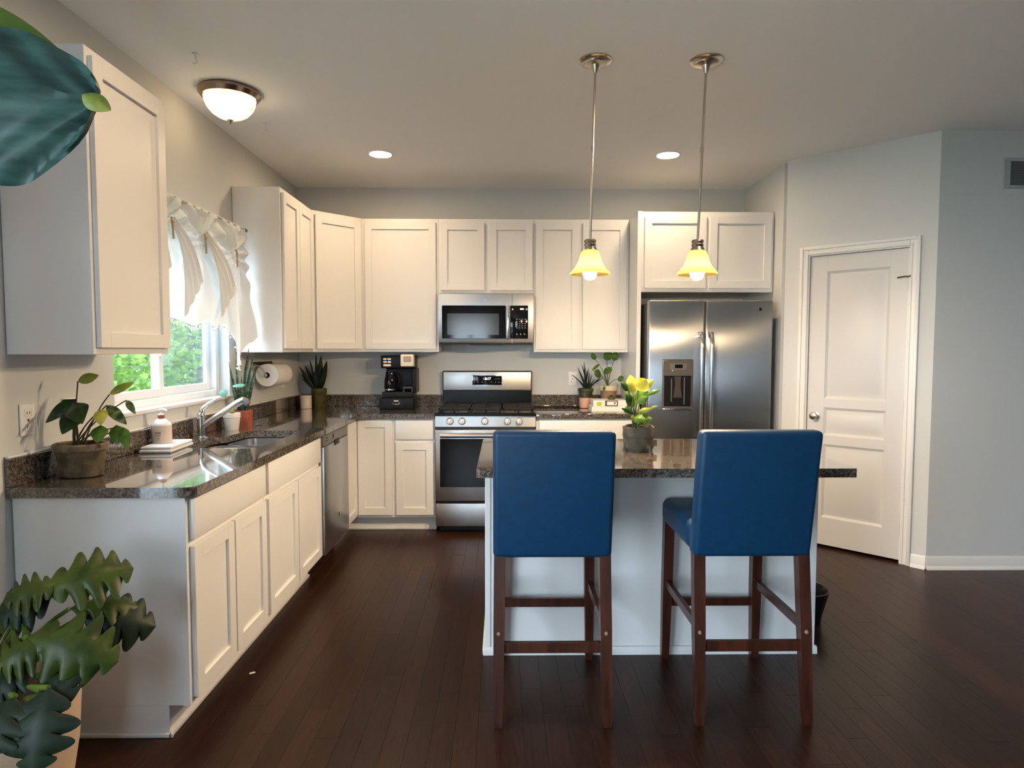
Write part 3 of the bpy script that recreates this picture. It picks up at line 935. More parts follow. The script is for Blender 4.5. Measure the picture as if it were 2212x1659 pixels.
part('emblem_disc', G().lathe([(.0095, 0), (.0095, .0008)], (3.608, -.8040, 1.695), 16, 'y'), BLACKP, em)


# ------------------------------------------------------------------ bar stools
def stool(name, label, loc):
    t = thing(name, label, 'stool', loc, 'blue counter stools at the island')
    w = .222

    def shear(g):     # lean the backrest
        for v in g.bm.verts:
            v.co.y -= (v.co.z - .62) * .165
        return g
    g = G().box(-w, w, -.222, -.148, .620, 1.107, .020, 4)
    part('backrest', shear(g), LEATHER, t, local=True)
    g = G().box(-w, w, -.150, .272, .622, .736, .034, 5)
    for v in g.bm.verts:      # slightly crowned cushion
        if v.co.z > .70:
            v.co.z += .012 * max(0, 1 - (v.co.x / w) ** 2) * max(0, 1 - ((v.co.y - .06) / .22) ** 2)
    part('seat', g, LEATHER, t, local=True)
    for sx in (-1, 1):
        def leg(xt, yt, xb, yb, zt, a, b):
            rings = []
            for z, s_ in ((zt, a), (.35, (a + b) / 2 + .002), (.02, b), (.001, b - .003)):
                k = (zt - z) / zt
                x, y = xt + (xb - xt) * k, yt + (yb - yt) * k
                rings.append([(x - s_, y - s_, z), (x + s_, y - s_, z), (x + s_, y + s_, z), (x - s_, y + s_, z)])
            return G().loops(rings)
        l = part('leg', leg(sx * .197, -.195, sx * .203, -.262, .64, .0215, .0165), LEG, t, local=True)
        yb = -.195 - (.067) * (.64 - .345) / .64 - .0212
        part('bolt_cap', G().ball((sx * .200, yb, .345), .0085, 10), FERRULE, l, local=True)
        part('leg', leg(sx * .197, .228, sx * .203, .246, .64, .0215, .0165), LEG, t, local=True)
        g = G()
        g.loops([[(sx * .2 - .009, y, z0), (sx * .2 + .009, y, z0), (sx * .2 + .009, y, z0 + .034), (sx * .2 - .009, y, z0 + .034)] for y, z0 in ((-.225, .338), (.235, .338))])
        part('side_stretcher', g, LEG, t, local=True)
    part('rear_stretcher', G().box(-.19, .19, -.242, -.222, .268, .308, .002, 1), LEG, t, local=True)
    part('front_stretcher', G().box(-.19, .19, .228, .248, .248, .286, .002, 1), LEG, t, local=True)
    return t


stool('bar_stool', 'blue upholstered counter stool with dark wood legs in front of the range', (1.921, -2.862, 0))
stool('bar_stool', 'blue upholstered counter stool with dark wood legs nearer the pantry door', (2.672, -2.856, 0))


# ------------------------------------------------------------------ lights
def pendant(label, top, bot):
    t = thing('pendant_light', label, 'pendant light', (top[0], top[1], H), 'island pendant lights')
    part('canopy', G().lathe([(.078, 0), (.078, -.006), (.070, -.012), (.055, -.014), (.052, -.019), (.020, -.024), (.012, -.045), (.008, -.06)], (top[0], top[1], H), 32), NICKEL, t)
    m = [top[0] + (bot[0] - top[0]) * .48, top[1], H + (bot[2] - H) * .48]
    part('stem', G().tube([(top[0], top[1], H - .04), (bot[0], bot[1], bot[2] + .02)], .0058, 10).tube([(m[0], m[1], m[2] + .012), (m[0], m[1], m[2] - .012)], .008, 10), NICKEL, t)
    x, y, z = bot
    part('socket_cup', G().lathe([(.010, .036), (.026, .034), (.030, .026), (.025, .018), (.030, .010), (.026, .002), (.032, -.010), (.034, -.016)], (x, y, z - .014), 24), NICKEL, t)
    zs = z - .030
    prof = [(.030, 0), (.040, -.006), (.047, -.022), (.054, -.045), (.063, -.068), (.076, -.088), (.091, -.104), (.0955, -.110), (.092, -.114)]
    part('glass_shade', G().lathe(prof, (x, y, zs), 32, cap0=False, cap1=False), SHADE, t)
    part('bulb', G().lathe([(.012, .062), (.014, .045), (.026, .028), (.034, .005), (.031, -.015), (.020, -.030), (.004, -.036)], (x, y, z - .135), 20), BULB, t)
    return t


pendant('left pendant light with amber glass bell shade above the island', (2.167, -2.363), (2.149, -2.368, 1.900))
pendant('right pendant light with amber glass bell shade in front of refrigerator cabinet', (2.687, -2.370), (2.661, -2.372, 1.900))


def can(label, x, y, r=.076):
    t = thing('recessed_light', label, 'ceiling light', (x, y, H), 'recessed ceiling lights')
    part('trim_ring', G().lathe([(r + .014, 0), (r + .013, -.004), (r, -.007), (r - .003, -.001)], (x, y, H), 36, cap1=False), WHITEP, t)
    part('lens', G().lathe([(r - .003, -.0035), (r * .6, -.0025), (r * .2, -.002)], (x, y, H), 36, cap0=False), CANLENS, t)


can('lit recessed ceiling light above the corner counter', .883, -.926)
can('lit recessed ceiling light in front of the refrigerator cabinet', 2.880, -.943)
can('lit recessed ceiling light over the floor right of the island', 2.960, -3.06)
can('lit recessed ceiling light over the floor beside the near cabinets', 1.05, -3.12)

fl = thing('flush_ceiling_light', 'bronze ringed alabaster bowl light on the ceiling above the sink', 'ceiling light', (.30, -1.975, H))
FC = (.295, -1.975, H)
part('pan', G().lathe([(.150, 0), (.156, -.010), (.155, -.020), (.146, -.030), (.138, -.040), (.128, -.040)], FC, 40, cap1=False), M('antique_nickel', (0.30, 0.23, 0.19), .22, 1.0), fl)
DOME, nt, b = nodes_of('lit_alabaster_bowl')
t1 = tex(nt, 'noise', 9, 4, None, .6)
r1 = ramp(nt, [(.38, (0.26, 0.16, 0.055)), (.62, (1.0, 0.74, 0.42))])
nt.links.new(t1.outputs[0], r1.inputs[0])
nt.links.new(r1.outputs[0], b.inputs['Emission Color'])
b.inputs['Emission Strength'].default_value = DOME_L
b.inputs['Base Color'].default_value = (.8, .65, .45, 1)
b.inputs['Roughness'].default_value = .2
part('glass_bowl', G().lathe([(.130, -.036), (.126, -.060), (.114, -.088), (.092, -.115), (.062, -.134), (.030, -.144), (.006, -.146)], FC, 36, cap0=False), DOME, fl)
part('finial', G().lathe([(.016, -.142), (.017, -.150), (.010, -.156), (.007, -.166), (.002, -.172)], FC, 16), NICKEL, fl)

for lab, x, y in (('small white ceiling hook left of the flush ceiling light', .319, -2.396), ('small white ceiling hook beyond the flush ceiling light', .308, -1.506)):
    t = thing('ceiling_hook', lab, 'hook', (x, y, H), 'ceiling hooks')
    part('plate', G().box(x - .014, x + .014, y - .010, y + .010, H - .006, H - .0004, .002, 1), WHITEP, t)
    part('prong', G().tube([(x, y, H - .005), (x + .002, y, H - .028), (x + .008, y, H - .040), (x - .002, y, H - .046), (x - .010, y, H - .040)], .0035, 8), WHITEP, t)

# wall register, outlets
vr = thing('wall_register', 'grey air return grille high on the right wall', 'vent', (5.02, YR, 2.40))
g = G()
for a in ((4.830, 5.210, 2.400, 2.420), (4.830, 5.210, 2.565, 2.585), (4.830, 4.872, 2.420, 2.565), (5.168, 5.210, 2.420, 2.565)):
    g.box(a[0], a[1], YR - .012, YR - .0005, a[2], a[3], .002, 1)
part('frame', g, M('register_paint', (0.40, 0.41, 0.41), .5), vr)
part('backing', G().box(4.872, 5.168, YR - .002, YR - .0005, 2.42, 2.565), VENTD, vr)
for k in range(9):
    part('louver', G().box(4.872, 5.168, -.006, .006, -.0008, .0008, 0, 1, Matrix.Translation((0, YR - .007, 2.428 + k * .0162)) @ Matrix.Rotation(.7, 4, 'X')), VENTD, vr)


def outlet(label, F, u, z, plug=False):
    t = thing('wall_outlet', label, 'outlet', tuple(F @ Vector((u, 0, z))), 'wall outlets')
    part('plate', G().box(u - .036, u + .036, .0005, .007, z - .058, z + .058, .004, 3, F), WHITEP, t)
    for dz in (-.026, .026):
        part('socket', G().box(u - .016, u + .016, .006, .0085, z + dz - .015, z + dz + .015, .003, 2, F), WHITEP, t)
    part('slots', G().box(u - .008, u - .005, .008, .0088, z + .02, z + .031, 0, 1, F).box(u + .005, u + .008, .008, .0088, z + .02, z + .031, 0, 1, F)
         .box(u - .003, u + .003, .008, .0090, z - .006, z + .003, 0, 1, F).box(u - .008, u - .005, .008, .0088, z - .032, z - .021, 0, 1, F), BLACKM, t)


outlet('white wall outlet at the far left above the backsplash', F_LEFT, -3.083, 1.140)
outlet('white wall outlet partly behind the stone pot plant', F_LEFT, -2.865, 1.145)
outlet('white wall outlet below the paper towel roll', F_LEFT, -.42, 1.150)
outlet('white wall outlet behind the spiky plant right of the range', F_BACK, 2.330, 1.150)

# ------------------------------------------------------------------ curtain
rod = thing('curtain_rod', 'thin nickel curtain rod above the kitchen window', 'curtain rod', (.10, -2.0, 2.15))
part('rod', G().tube([(.10, -2.62, 2.15), (.10, -1.335, 2.15)], .0075, 12), NICKEL, rod)
part('finial', G().lathe([(.008, 0), (.013, .006), (.013, .020), (.007, .026)], (.10, -1.335, 2.15), 14, 'y'), NICKEL, rod)
for y in (-2.60, -1.39):
    part('bracket', G().box(.001, .010, y - .012, y + .012, 2.12, 2.18, .003, 1).tube([(.008, y, 2.15), (.10, y, 2.15)], .005, 8), NICKEL, rod)

cu = thing('curtain', 'sheer white tied up valance curtain with pompom trim at the window', 'curtain', (.10, -2.0, 1.3))
TIES = [(-2.50, 2.02), (-2.27, 2.01), (-1.93, 1.99), (-1.53, 1.97)]


def lerp_pts(P, y):
    if y <= P[0][0]:
        return P[0][1]
    for (a, b), (c_, d_) in zip(P[:-1], P[1:]):
        if y <= c_:
            k = (y - a) / (c_ - a)
            k = k * k * (3 - 2 * k)
            return b + (d_ - b) * k
    return P[-1][1]


BOT = [(-2.58, 1.62), (-2.42, 1.53), (-2.29, 1.565), (-2.24, 1.555), (-2.05, 1.520), (-1.97, 1.525), (-1.90, 1.555), (-1.84, 1.535), (-1.76, 1.525), (-1.66, 1.545), (-1.63, 1.50), (-1.60, 1.42),
       (-1.56, 1.34), (-1.52, 1.295), (-1.47, 1.30), (-1.44, 1.36), (-1.36, 1.44), (-1.31, 1.475)]


def curtain_pt(s, t):
    y = -2.58 + 1.22 * s
    top = 2.162
    yb = y
    if y > -1.62:                      # right tail flares towards the cabinet
        yb = y + .055 * (y + 1.62) / .26 * t
    bot = lerp_pts(BOT, yb)
    z = top + (bot - top) * t
    x = .100 + .010 * math.sin(40 * y) * (1 - t) ** 1.5
    f = 0
    for i, (ty, tz) in enumerate(TIES):
        a, b_ = (y - ty), (tz - z)
        dist = math.hypot(a, b_)
        th = math.atan2(a, b_ + .0001)
        wgt = math.exp(-(dist / .30) ** 2)
        f += wgt * .020 * math.sin(13 * th + i * 1.3)
        f -= .022 * math.exp(-(dist / .05) ** 2)
    f += .016 * math.sin(26 * y + 6 * t) * t
    if y > -1.62:
        f += .022 * math.sin(30 * (y + 1.62)) * t + .02 * t
    if t < .06:
        x = .100 + .011 * math.sin(t / .06 * PI)
        f *= t / .06
    return (max(.07, x + f), yb, z)


cl = part('fabric', G().grid(curtain_pt, 130, 60), SHEER, cu, recalc=False)
# the overlapping ruffle that swoops from each tie to the lower right


def swoop(y0, z0, y1, z1, w0, w1):
    def fn(s, t):
        y = y0 + (y1 - y0) * s
        z = z0 + (z1 - z0) * s ** 1.15
        wd = w0 + (w1 - w0) * s
        return (.125 + .018 * math.sin(PI * s) + .006 * math.sin(20 * t + 3 * s), y - .20 * t * s, z - wd * t)
    return G().grid(fn, 24, 10)


for a in ((-2.25, 2.05, -1.96, 1.76, .05, .20), (-1.91, 2.04, -1.54, 1.76, .05, .18), (-2.50, 2.05, -2.28, 1.80, .05, .2)):
    part('swag', swoop(*a), SHEER, cu, recalc=False)
g = G()
for i in range(110):
    s = (i + .5) / 110
    p = curtain_pt(s, 1.0)
    if p[1] > -1.45:
        continue
    g.ball((p[0] + random.uniform(-.004, .006), p[1] + random.uniform(-.004, .004), p[2] - .010 - random.uniform(0, .014)), .0058, 6)
o = part('pompom_trim', g, POM, cl)
o['kind'] = 'stuff'
for ty, tz in TIES[1:]:
    part('tie', G().tube([(.125, ty, tz + .03), (.128, ty + .004, tz - .02), (.126, ty + .012, tz - .075)], .005, 8), BRASSY, cu)
    part('button', G().lathe([(.009, 0), (.009, .004), (.005, .006)], (.130, ty, tz + .006), 12, 'x'), BRASSY, cu)


# ------------------------------------------------------------------ plants
def leaf(base, tip, width, shape='oval', nrm=None, curve=.12, fold=.12, lobes=0, nu=12, nv=6, asym=1.0, ripple=0.0, lobe_min=.26):
    base, tip = Vector(base), Vector(tip)
    d = tip - base
    L = d.length
    dn = d.normalized()
    n = Vector(nrm) if nrm else Vector((0.25, -1, .45))
    n = (n - dn * n.dot(dn))
    if n.length < .1:
        n = Vector((0, 0, 1)) - dn * dn.z
    n.normalize()
    sd = dn.cross(n)

    def wd(s):
        if shape == 'lance':
            return math.sin(PI * min(1, s * .97 + .03)) ** .8 * (1 - .25 * s)
        if shape == 'blade':
            return (1 - s) ** .6 * (.8 + .5 * s)
        if shape == 'sword':
            return min(1, (1 - s) * 3.2) ** .8 * (.72 + .3 * math.sin(PI * s))
        if shape == 'round':
            return math.sqrt(max(0, 1 - (2 * s - 1) ** 2))
        if shape == 'heart':
            return (math.sin(PI * s ** .62) ** .75) * (1.05 - .25 * s)
        if shape == 'broad':
            return max(0, 1 - abs(2 * s - 1) ** 3.2) ** .55
        return math.sin(PI * s ** .85) ** .8

    def fn(s, t):
        q = 2 * t - 1
        w = wd(s) * width / 2 * (asym if q < 0 else 1)
        ss = s
        if lobes:
            ph = (s * lobes) % 1.0
            cut = lobe_min + (1 - lobe_min) * (math.sin(PI * ph) ** .7)
            w *= 1 - (1 - cut) * min(1, abs(q) * 1.3)
            ss = s + .10 * abs(q) * wd(s)
        if shape == 'heart' and s < .12:
            ss = s - .14 * abs(q) * (1 - s / .12)
        p = base + d * ss + sd * (w * q)
        p += n * (curve * L * math.sin(PI * min(1, max(0, ss))) * .8 - fold * abs(q) ** 1.3 * width * wd(s))
        if ripple:
            p += n * (ripple * math.sin(26 * (s + .35 * abs(q))) * abs(q) ** .5)
        return tuple(p)
    return G().grid(fn, nu, nv)


def bez(a, b, c_, n=8):
    a, b, c_ = Vector(a), Vector(b), Vector(c_)
    return [tuple(a * (1 - t) ** 2 + b * 2 * t * (1 - t) + c_ * t * t) for t in [k / n for k in range(n + 1)]]


def stem_to(parent, a, b, r=.0022, mat=None, sag=.02):
    a, b = Vector(a), Vector(b)
    m = (a + b) / 2 + Vector(((b.x - a.x) * -.25, 0, sag))
    part('stem', G().tube(bez(a, m, b), [r * 1.3] * 4 + [r] * 5, 6), mat or L_STEM, parent)


# (1) pothos in the oval stone pot at the near end of the counter
p1 = thing('potted_pothos', 'variegated pothos in an oval mossy stone pot on the left counter', 'plant', (.135, -2.985, TOPZ))
PC = (.128, -2.985)
pot = part('pot', G().lathe([(.062, 0), (.074, .004), (.080, .05), (.088, .095), (.092, .098), (.096, .106), (.095, .122), (.088, .126), (.080, .122), (.078, .100)], (*PC, TOPZ), 32, sq=.80), MOSSY, p1)
part('rim', G().lathe([(.093, .098), (.0985, .104), (.0985, .122), (.090, .128), (.082, .125), (.083, .102)], (*PC, TOPZ), 32, sq=.80, cap0=False, cap1=False), CONC, p1)
part('soil', G().lathe([(.080, .102), (.05, .112), (.005, .114)], (*PC, TOPZ), 24, sq=.8), SOIL, p1)
P1L = [((0.122, -2.98, 1.275), (0.183, -2.95, 1.297), .044, L_LIME, 'oval'), ((0.221, -2.95, 1.223), (0.288, -2.9, 1.268), .034, L_LIME, 'oval'),
       ((0.267, -2.92, 1.198), (0.33, -2.97, 1.148), .026, L_VAR, 'oval'), ((0.215, -2.96, 1.182), (0.313, -3.0, 1.112), .042, L_VAR, 'oval'),
       ((0.216, -3.0, 1.165), (0.235, -3.03, 1.113), .052, L_YEL, 'heart'), ((0.098, -2.98, 1.197), (0.023, -3.02, 1.12), .056, L_DARK, 'heart'),
       ((0.120, -3.0, 1.187), (0.200, -3.08, 1.124), .085, L_DARK, 'heart'), ((0.135, -3.02, 1.160), (0.125, -3.08, 1.085), .075, L_DARK, 'heart'),
       ((0.226, -3.02, 1.105), (0.237, -3.06, 1.050), .060, L_MID, 'heart'), ((0.262, -2.98, 1.100), (0.276, -3.0, 1.035), .055, L_MID, 'heart'),
       ((0.288, -2.98, 1.090), (0.321, -3.01, 1.012), .042, L_MID, 'heart'), ((.06, -2.97, 1.20), (.10, -2.99, 1.16), .05, L_DARK, 'heart')]
for i, (b0, t0, w, m, sh) in enumerate(P1L):
    part('leaf', leaf(b0, t0, w, sh, (.3, -1, .5)), m, p1)
    stem_to(p1, (PC[0] + random.uniform(-.03, .03), PC[1] + random.uniform(-.02, .02), TOPZ + .105), b0, .0024, L_STEM if i % 2 else L_STEMR, .015)

# (2) jade green pilea in the small whitewashed pot
p2 = thing('potted_pilea', 'pale green pilea in a small whitewashed clay pot behind the sink', 'plant', (.115, -1.62, TOPZ))
part('pot', G().lathe([(.036, 0), (.038, .003), (.046, .075), (.049, .078), (.049, .102), (.046, .104), (.043, .100), (.041, .07)], (.115, -1.62, TOPZ), 28), WHITEPOT, p2)
part('soil', G().lathe([(.042, .092), (.004, .096)], (.115, -1.62, TOPZ), 20), SOIL, p2)
for c_, a, n in (((.161, -1.62, 1.183), .075, (0.1, -.3, 1)), ((.069, -1.62, 1.135), .055, (.5, -1, .3)), ((.125, -1.60, 1.045), .03, (.2, -1, .5))):
    c_ = Vector(c_)
    part('leaf', leaf(c_ - Vector((a / 2, 0, 0)), c_ + Vector((a / 2, 0, 0)), a * .85, 'round', n), L_JADE, p2)
    stem_to(p2, (.115, -1.62, 1.0), tuple(c_ - Vector((0, 0, .004))), .0018, L_STEM)
part('flower', G().ball((.119, -1.625, 1.030), .011, 10).ball((.129, -1.62, 1.022), .008, 8).ball((.110, -1.622, 1.020), .008, 8), L_YEL, p2)

# (3) snake plant in a square terracotta pot
p3 = thing('potted_snake_plant', 'banded snake plant in a square terracotta pot beside the window', 'plant', (.12, -1.45, TOPZ))
g = G()
g.loops([[(.12 + s * a, -1.45 + s * b, TOPZ + z) for a, b in ((-1, -1), (1, -1), (1, 1), (-1, 1))] for s, z in ((.034, 0), (.039, .105), (.034, .105), (.033, .085))])
part('pot', g, TERRA, p3)
part('soil', G().box(.087, .153, -1.483, -1.417, TOPZ + .08, TOPZ + .092), SOIL, p3)
for b0, t0, w in [((0.110, -1.45, 1.0), (0.157, -1.45, 1.412), .023), ((0.122, -1.46, 1.0), (0.199, -1.48, 1.373), .021), ((0.105, -1.455, 1.0), (0.081, -1.47, 1.353), .018),
                  ((0.100, -1.45, 1.0), (0.030, -1.45, 1.325), .018), ((0.095, -1.46, 1.0), (0.050, -1.47, 1.209), .017), ((0.130, -1.44, 1.0), (0.185, -1.42, 1.290), .021), ((.118, -1.47, 1.0), (.125, -1.49, 1.24), .020)]:
    part('leaf', leaf(b0, t0, w, 'sword', (.3, -1, .1), .05, -.2), L_SNAKE, p3)
part('glass_jar', G().lathe([(.022, 0), (.026, .004), (.026, .11), (.022, .115)], (.178, -1.385, TOPZ), 20, cap1=False), GLASS) and None
_j = bpy.data.objects['glass_jar']
tag(_j, 'clear glass jar beside the terracotta pot', 'jar')

# (4) dark plant in the olive pot in the corner, and candle
p4 = thing('potted_zamia', 'dark leafy plant in an olive glazed pot in the counter corner', 'plant', (.200, -.135, TOPZ))
C4 = (.203, -.135)
part('pot', G().lathe([(.044, 0), (.047, .004), (.053, .08), (.060, .120), (.063, .125), (.063, .158), (.058, .162), (.055, .150)], (*C4, TOPZ), 28), OLIVE, p4)
part('soil', G().lathe([(.055, .148), (.005, .15)], (*C4, TOPZ), 20), SOIL, p4)
for b0, t0, w in [((0.190, -0.13, 1.06), (0.182, -0.14, 1.365), .034), ((0.200, -0.14, 1.06), (0.226, -0.14, 1.348), .055), ((0.215, -0.14, 1.06), (0.281, -0.16, 1.307), .055),
                  ((0.185, -0.14, 1.06), (0.130, -0.14, 1.316), .025), ((0.175, -0.14, 1.06), (0.050, -0.17, 1.261), .034), ((0.180, -0.13, 1.06), (0.084, -0.12, 1.267), .034),
                  ((0.215, -0.15, 1.06), (0.266, -0.17, 1.136), .022), ((0.175, -0.15, 1.06), (0.069, -0.17, 1.165), .024), ((0.18, -0.15, 1.06), (0.12, -0.18, 1.156), .034),
                  ((0.21, -0.15, 1.06), (0.256, -0.18, 1.223), .050), ((0.195, -0.15, 1.06), (0.185, -0.19, 1.224), .045), ((0.175, -0.14, 1.06), (0.057, -0.14, 1.196), .028)]:
    part('leaf', leaf(b0, t0, w, 'lance', (.4, -1, .2), .06, .15), L_DEEP, p4)
cd = thing('candle_jar', 'cream ceramic candle jar in front of the olive pot', 'candle', (.118, -.255, TOPZ))
part('jar', G().lathe([(.040, 0), (.044, .003), (.045, .085), (.043, .090), (.040, .086), (.039, .02)], (.122, -.225, TOPZ), 28), WAXW, cd)
part('lid', G().lathe([(.043, .090), (.046, .092), (.046, .104), (.042, .108)], (.122, -.225, TOPZ), 28), WAXW, cd)

# (7) spiky plant in green cachepot standing in a pink pot
p7 = thing('potted_spiky_plant', 'spiky grass like plant in a green and pink pot right of the range', 'plant', (2.423, -.15, TOPZ))
C7 = (2.423, -.150)
part('lower_pot', G().lathe([(.044, 0), (.048, .002), (.055, .086), (.051, .086)], (*C7, TOPZ), 28), PINKPOT, p7)
part('upper_pot', G().lathe([(.050, .070), (.055, .087), (.060, .135), (.066, .140), (.067, .160), (.062, .164), (.057, .155)], (*C7, TOPZ), 28), DARKGREEN, p7)
part('soil', G().lathe([(.057, .150), (.005, .152)], (*C7, TOPZ), 20), SOIL, p7)
for i, t0 in enumerate([(2.303, -.148, 1.198), (2.356, -.128, 1.255), (2.408, -.148, 1.304), (2.392, -.118, 1.279), (2.433, -.168, 1.238), (2.573, -.148, 1.169), (2.556, -.118, 1.173), (2.367, -.168, 1.229),
                        (2.458, -.118, 1.215), (2.423, -.128, 1.258), (2.343, -.118, 1.167), (2.469, -.178, 1.193), (2.500, -.168, 1.157), (2.38, -.19, 1.20), (2.45, -.13, 1.25)]):
    part('leaf', leaf((C7[0] + random.uniform(-.02, .02), C7[1] + random.uniform(-.02, .02), 1.062), t0, .016, 'blade', (0, -1, .4), .10, .2, nu=10, nv=4), L_DEEP, p7)

# books, succulent, (8) pilea in the two tone pot
bk1 = thing('book', 'lower white book of the two stacked beside the pink pot', 'book', (2.56, -.35, TOPZ), 'stacked books')
part('cover', G().box(2.432, 2.690, -.455, -.250, TOPZ, TOPZ + .003).box(2.432, 2.690, -.455, -.250, TOPZ + .032, TOPZ + .035).box(2.432, 2.690, -.457, -.453, TOPZ, TOPZ + .035, .001, 1), BOOKW, bk1)
part('pages', G().box(2.436, 2.686, -.453, -.254, TOPZ + .003, TOPZ + .032), BOOKP, bk1)
bk2 = thing('book', 'upper white book with lime square and dark red spine panel', 'book', (2.58, -.35, TOPZ + .035), 'stacked books')
ZB2 = TOPZ + .0355
part('cover', G().box(2.446, 2.712, -.445, -.255, ZB2, ZB2 + .003).box(2.446, 2.712, -.445, -.255, ZB2 + .047, ZB2 + .050).box(2.446, 2.712, -.447, -.443, ZB2, ZB2 + .050, .001, 1), BOOKW, bk2)
part('pages', G().box(2.450, 2.708, -.443, -.259, ZB2 + .003, ZB2 + .047), BOOKP, bk2)
part('lime_square', G().box(2.474, 2.511, -.4476, -.447, ZB2 + .005, ZB2 + .036), LIME, bk2)
part('red_panel', G().box(2.540, 2.641, -.4476, -.447, ZB2 + .004, ZB2 + .049), MAROON, bk2)
part('title_panel', G().box(2.554, 2.632, -.4482, -.4476, ZB2 + .012, ZB2 + .042), PAPER, bk2)
part('title_mark', G().lathe([(.009, 0), (.009, .0006)], (2.616, -.4488, ZB2 + .029), 14, 'y'), BROWNC, bk2)
p8b = thing('small_succulent', 'tiny succulent in a mossy cup on top of the books', 'plant', (2.60, -.37, ZB2 + .05))
part('cup', G().lathe([(.026, 0), (.030, .004), (.033, .026), (.030, .026)], (2.602, -.375, ZB2 + .0503), 20), OLIVE, p8b)
for k in range(9):
    a = 2 * PI * k / 9
    part('leaf', leaf((2.602, -.375, ZB2 + .072), (2.602 + .034 * math.cos(a), -.375 + .03 * math.sin(a), ZB2 + .088), .014, 'oval', (0, 0, 1)), L_LIME if k % 2 else L_OLIVE, p8b)
p8 = thing('potted_money_plant', 'round leaved plant in a beige and brown pot behind the books', 'plant', (2.615, -.150, TOPZ))
C8 = (2.615, -.150)
part('pot', G().lathe([(.050, 0), (.054, .003), (.068, .145)], (*C8, TOPZ), 28), BROWNC, p8)
part('rim', G().lathe([(.068, .145), (.073, .147), (.077, .186), (.073, .188), (.068, .178)], (*C8, TOPZ), 28, cap0=False), BEIGE, p8)
part('soil', G().lathe([(.068, .172), (.005, .174)], (*C8, TOPZ), 20), SOIL, p8)
for b0, t0, w in [((2.497, -.2, 1.317), (2.464, -.2, 1.368), .045), ((2.59, -.2, 1.308), (2.605, -.22, 1.389), .080), ((2.65, -.2, 1.308), (2.668, -.2, 1.380), .062), ((2.567, -.2, 1.206), (2.624, -.25, 1.25), .055),
                  ((2.544, -.2, 1.188), (2.480, -.25, 1.215), .070), ((2.678, -.22, 1.159), (2.724, -.25, 1.161), .055), ((2.471, -.2, 1.23), (2.531, -.18, 1.278), .024), ((2.575, -.21, 1.10), (2.556, -.24, 1.060), .022)]:
    part('leaf', leaf(b0, t0, w, 'round', (.2, -1, .3), .10, .05), L_MID, p8)
    stem_to(p8, (C8[0] - .01, C8[1] - .02, 1.088), b0, .0026, L_STEM)

# (9) calathea like plant in the paper bag pot on the island
p9 = thing('potted_island_plant', 'yellow green leafed plant in a grey paper bag pot on the island', 'plant', (2.385, -2.385, TOPZ))
C9 = (2.386, -2.385)
g = G()
rings = []
for r, z, wob in ((.066, 0, .010), (.071, .02, .006), (.069, .045, .007), (.071, .070, .003), (.0745, .072, .002), (.0755, .100, .003), (.074, .118, .003), (.068, .117, .003), (.066, .09, .002)):
    rings.append([(C9[0] + (r + wob * math.sin(5 * a + z * 90)) * math.cos(a), C9[1] + (r + wob * math.cos(7 * a + z * 60)) * math.sin(a), TOPZ + z + (.003 * math.sin(4 * a) if z > .1 else 0)) for a in [2 * PI * k / 36 for k in range(36)]])
part('paper_bag', g.loops(rings), PAPERPOT, p9)
part('side_tag', G().box(2.458, 2.476, -2.39, -2.386, TOPZ + .022, TOPZ + .052), BROWNC, p9)
part('soil', G().lathe([(.066, .100), (.005, .104)], (*C9, TOPZ), 20), SOIL, p9)
P9L = [((2.361, -2.37, 1.188), (2.349, -2.36, 1.278), .062, L_YEL), ((2.376, -2.40, 1.205), (2.411, -2.42, 1.262), .085, L_YEL), ((2.403, -2.34, 1.208), (2.476, -2.30, 1.252), .050, L_LIME),
       ((2.334, -2.40, 1.204), (2.292, -2.42, 1.242), .035, L_DARK), ((2.427, -2.36, 1.177), (2.507, -2.33, 1.205), .022, L_MID), ((2.372, -2.42, 1.147), (2.419, -2.44, 1.178), .042, L_MID),
       ((2.355, -2.42, 1.099), (2.288, -2.46, 1.125), .035, L_DARK), ((2.362, -2.38, 1.119), (2.328, -2.36, 1.195), .045, L_MID), ((2.38, -2.40, 1.100), (2.445, -2.42, 1.118), .030, L_LIME),
       ((2.403, -2.36, 1.086), (2.466, -2.34, 1.052), .035, L_MID), ((2.350, -2.44, 1.077), (2.396, -2.48, 1.074), .050, L_MID), ((2.438, -2.36, 1.112), (2.492, -2.35, 1.126), .014, L_LIME),
       ((2.381, -2.33, 1.150), (2.418, -2.30, 1.205), .038, L_MID), ((2.40, -2.36, 1.15), (2.43, -2.34, 1.21), .04, L_MID), ((2.345, -2.40, 1.13), (2.318, -2.42, 1.19), .035, L_DARK),
       ((2.37, -2.41, 1.06), (2.335, -2.45, 1.085), .035, L_LIME), ((2.40, -2.40, 1.05), (2.44, -2.44, 1.075), .04, L_MID)]
for b0, t0, w, m in P9L:
    part('leaf', leaf(b0, t0, w, 'oval', (.1, -1, .5), .15, .15), m, p9)
    stem_to(p9, (C9[0] - .015 + random.uniform(-.012, .012), C9[1] + random.uniform(-.01, .01), 1.012), b0, .0030, L_LIME if m in (L_YEL, L_LIME) else L_STEM, .01)

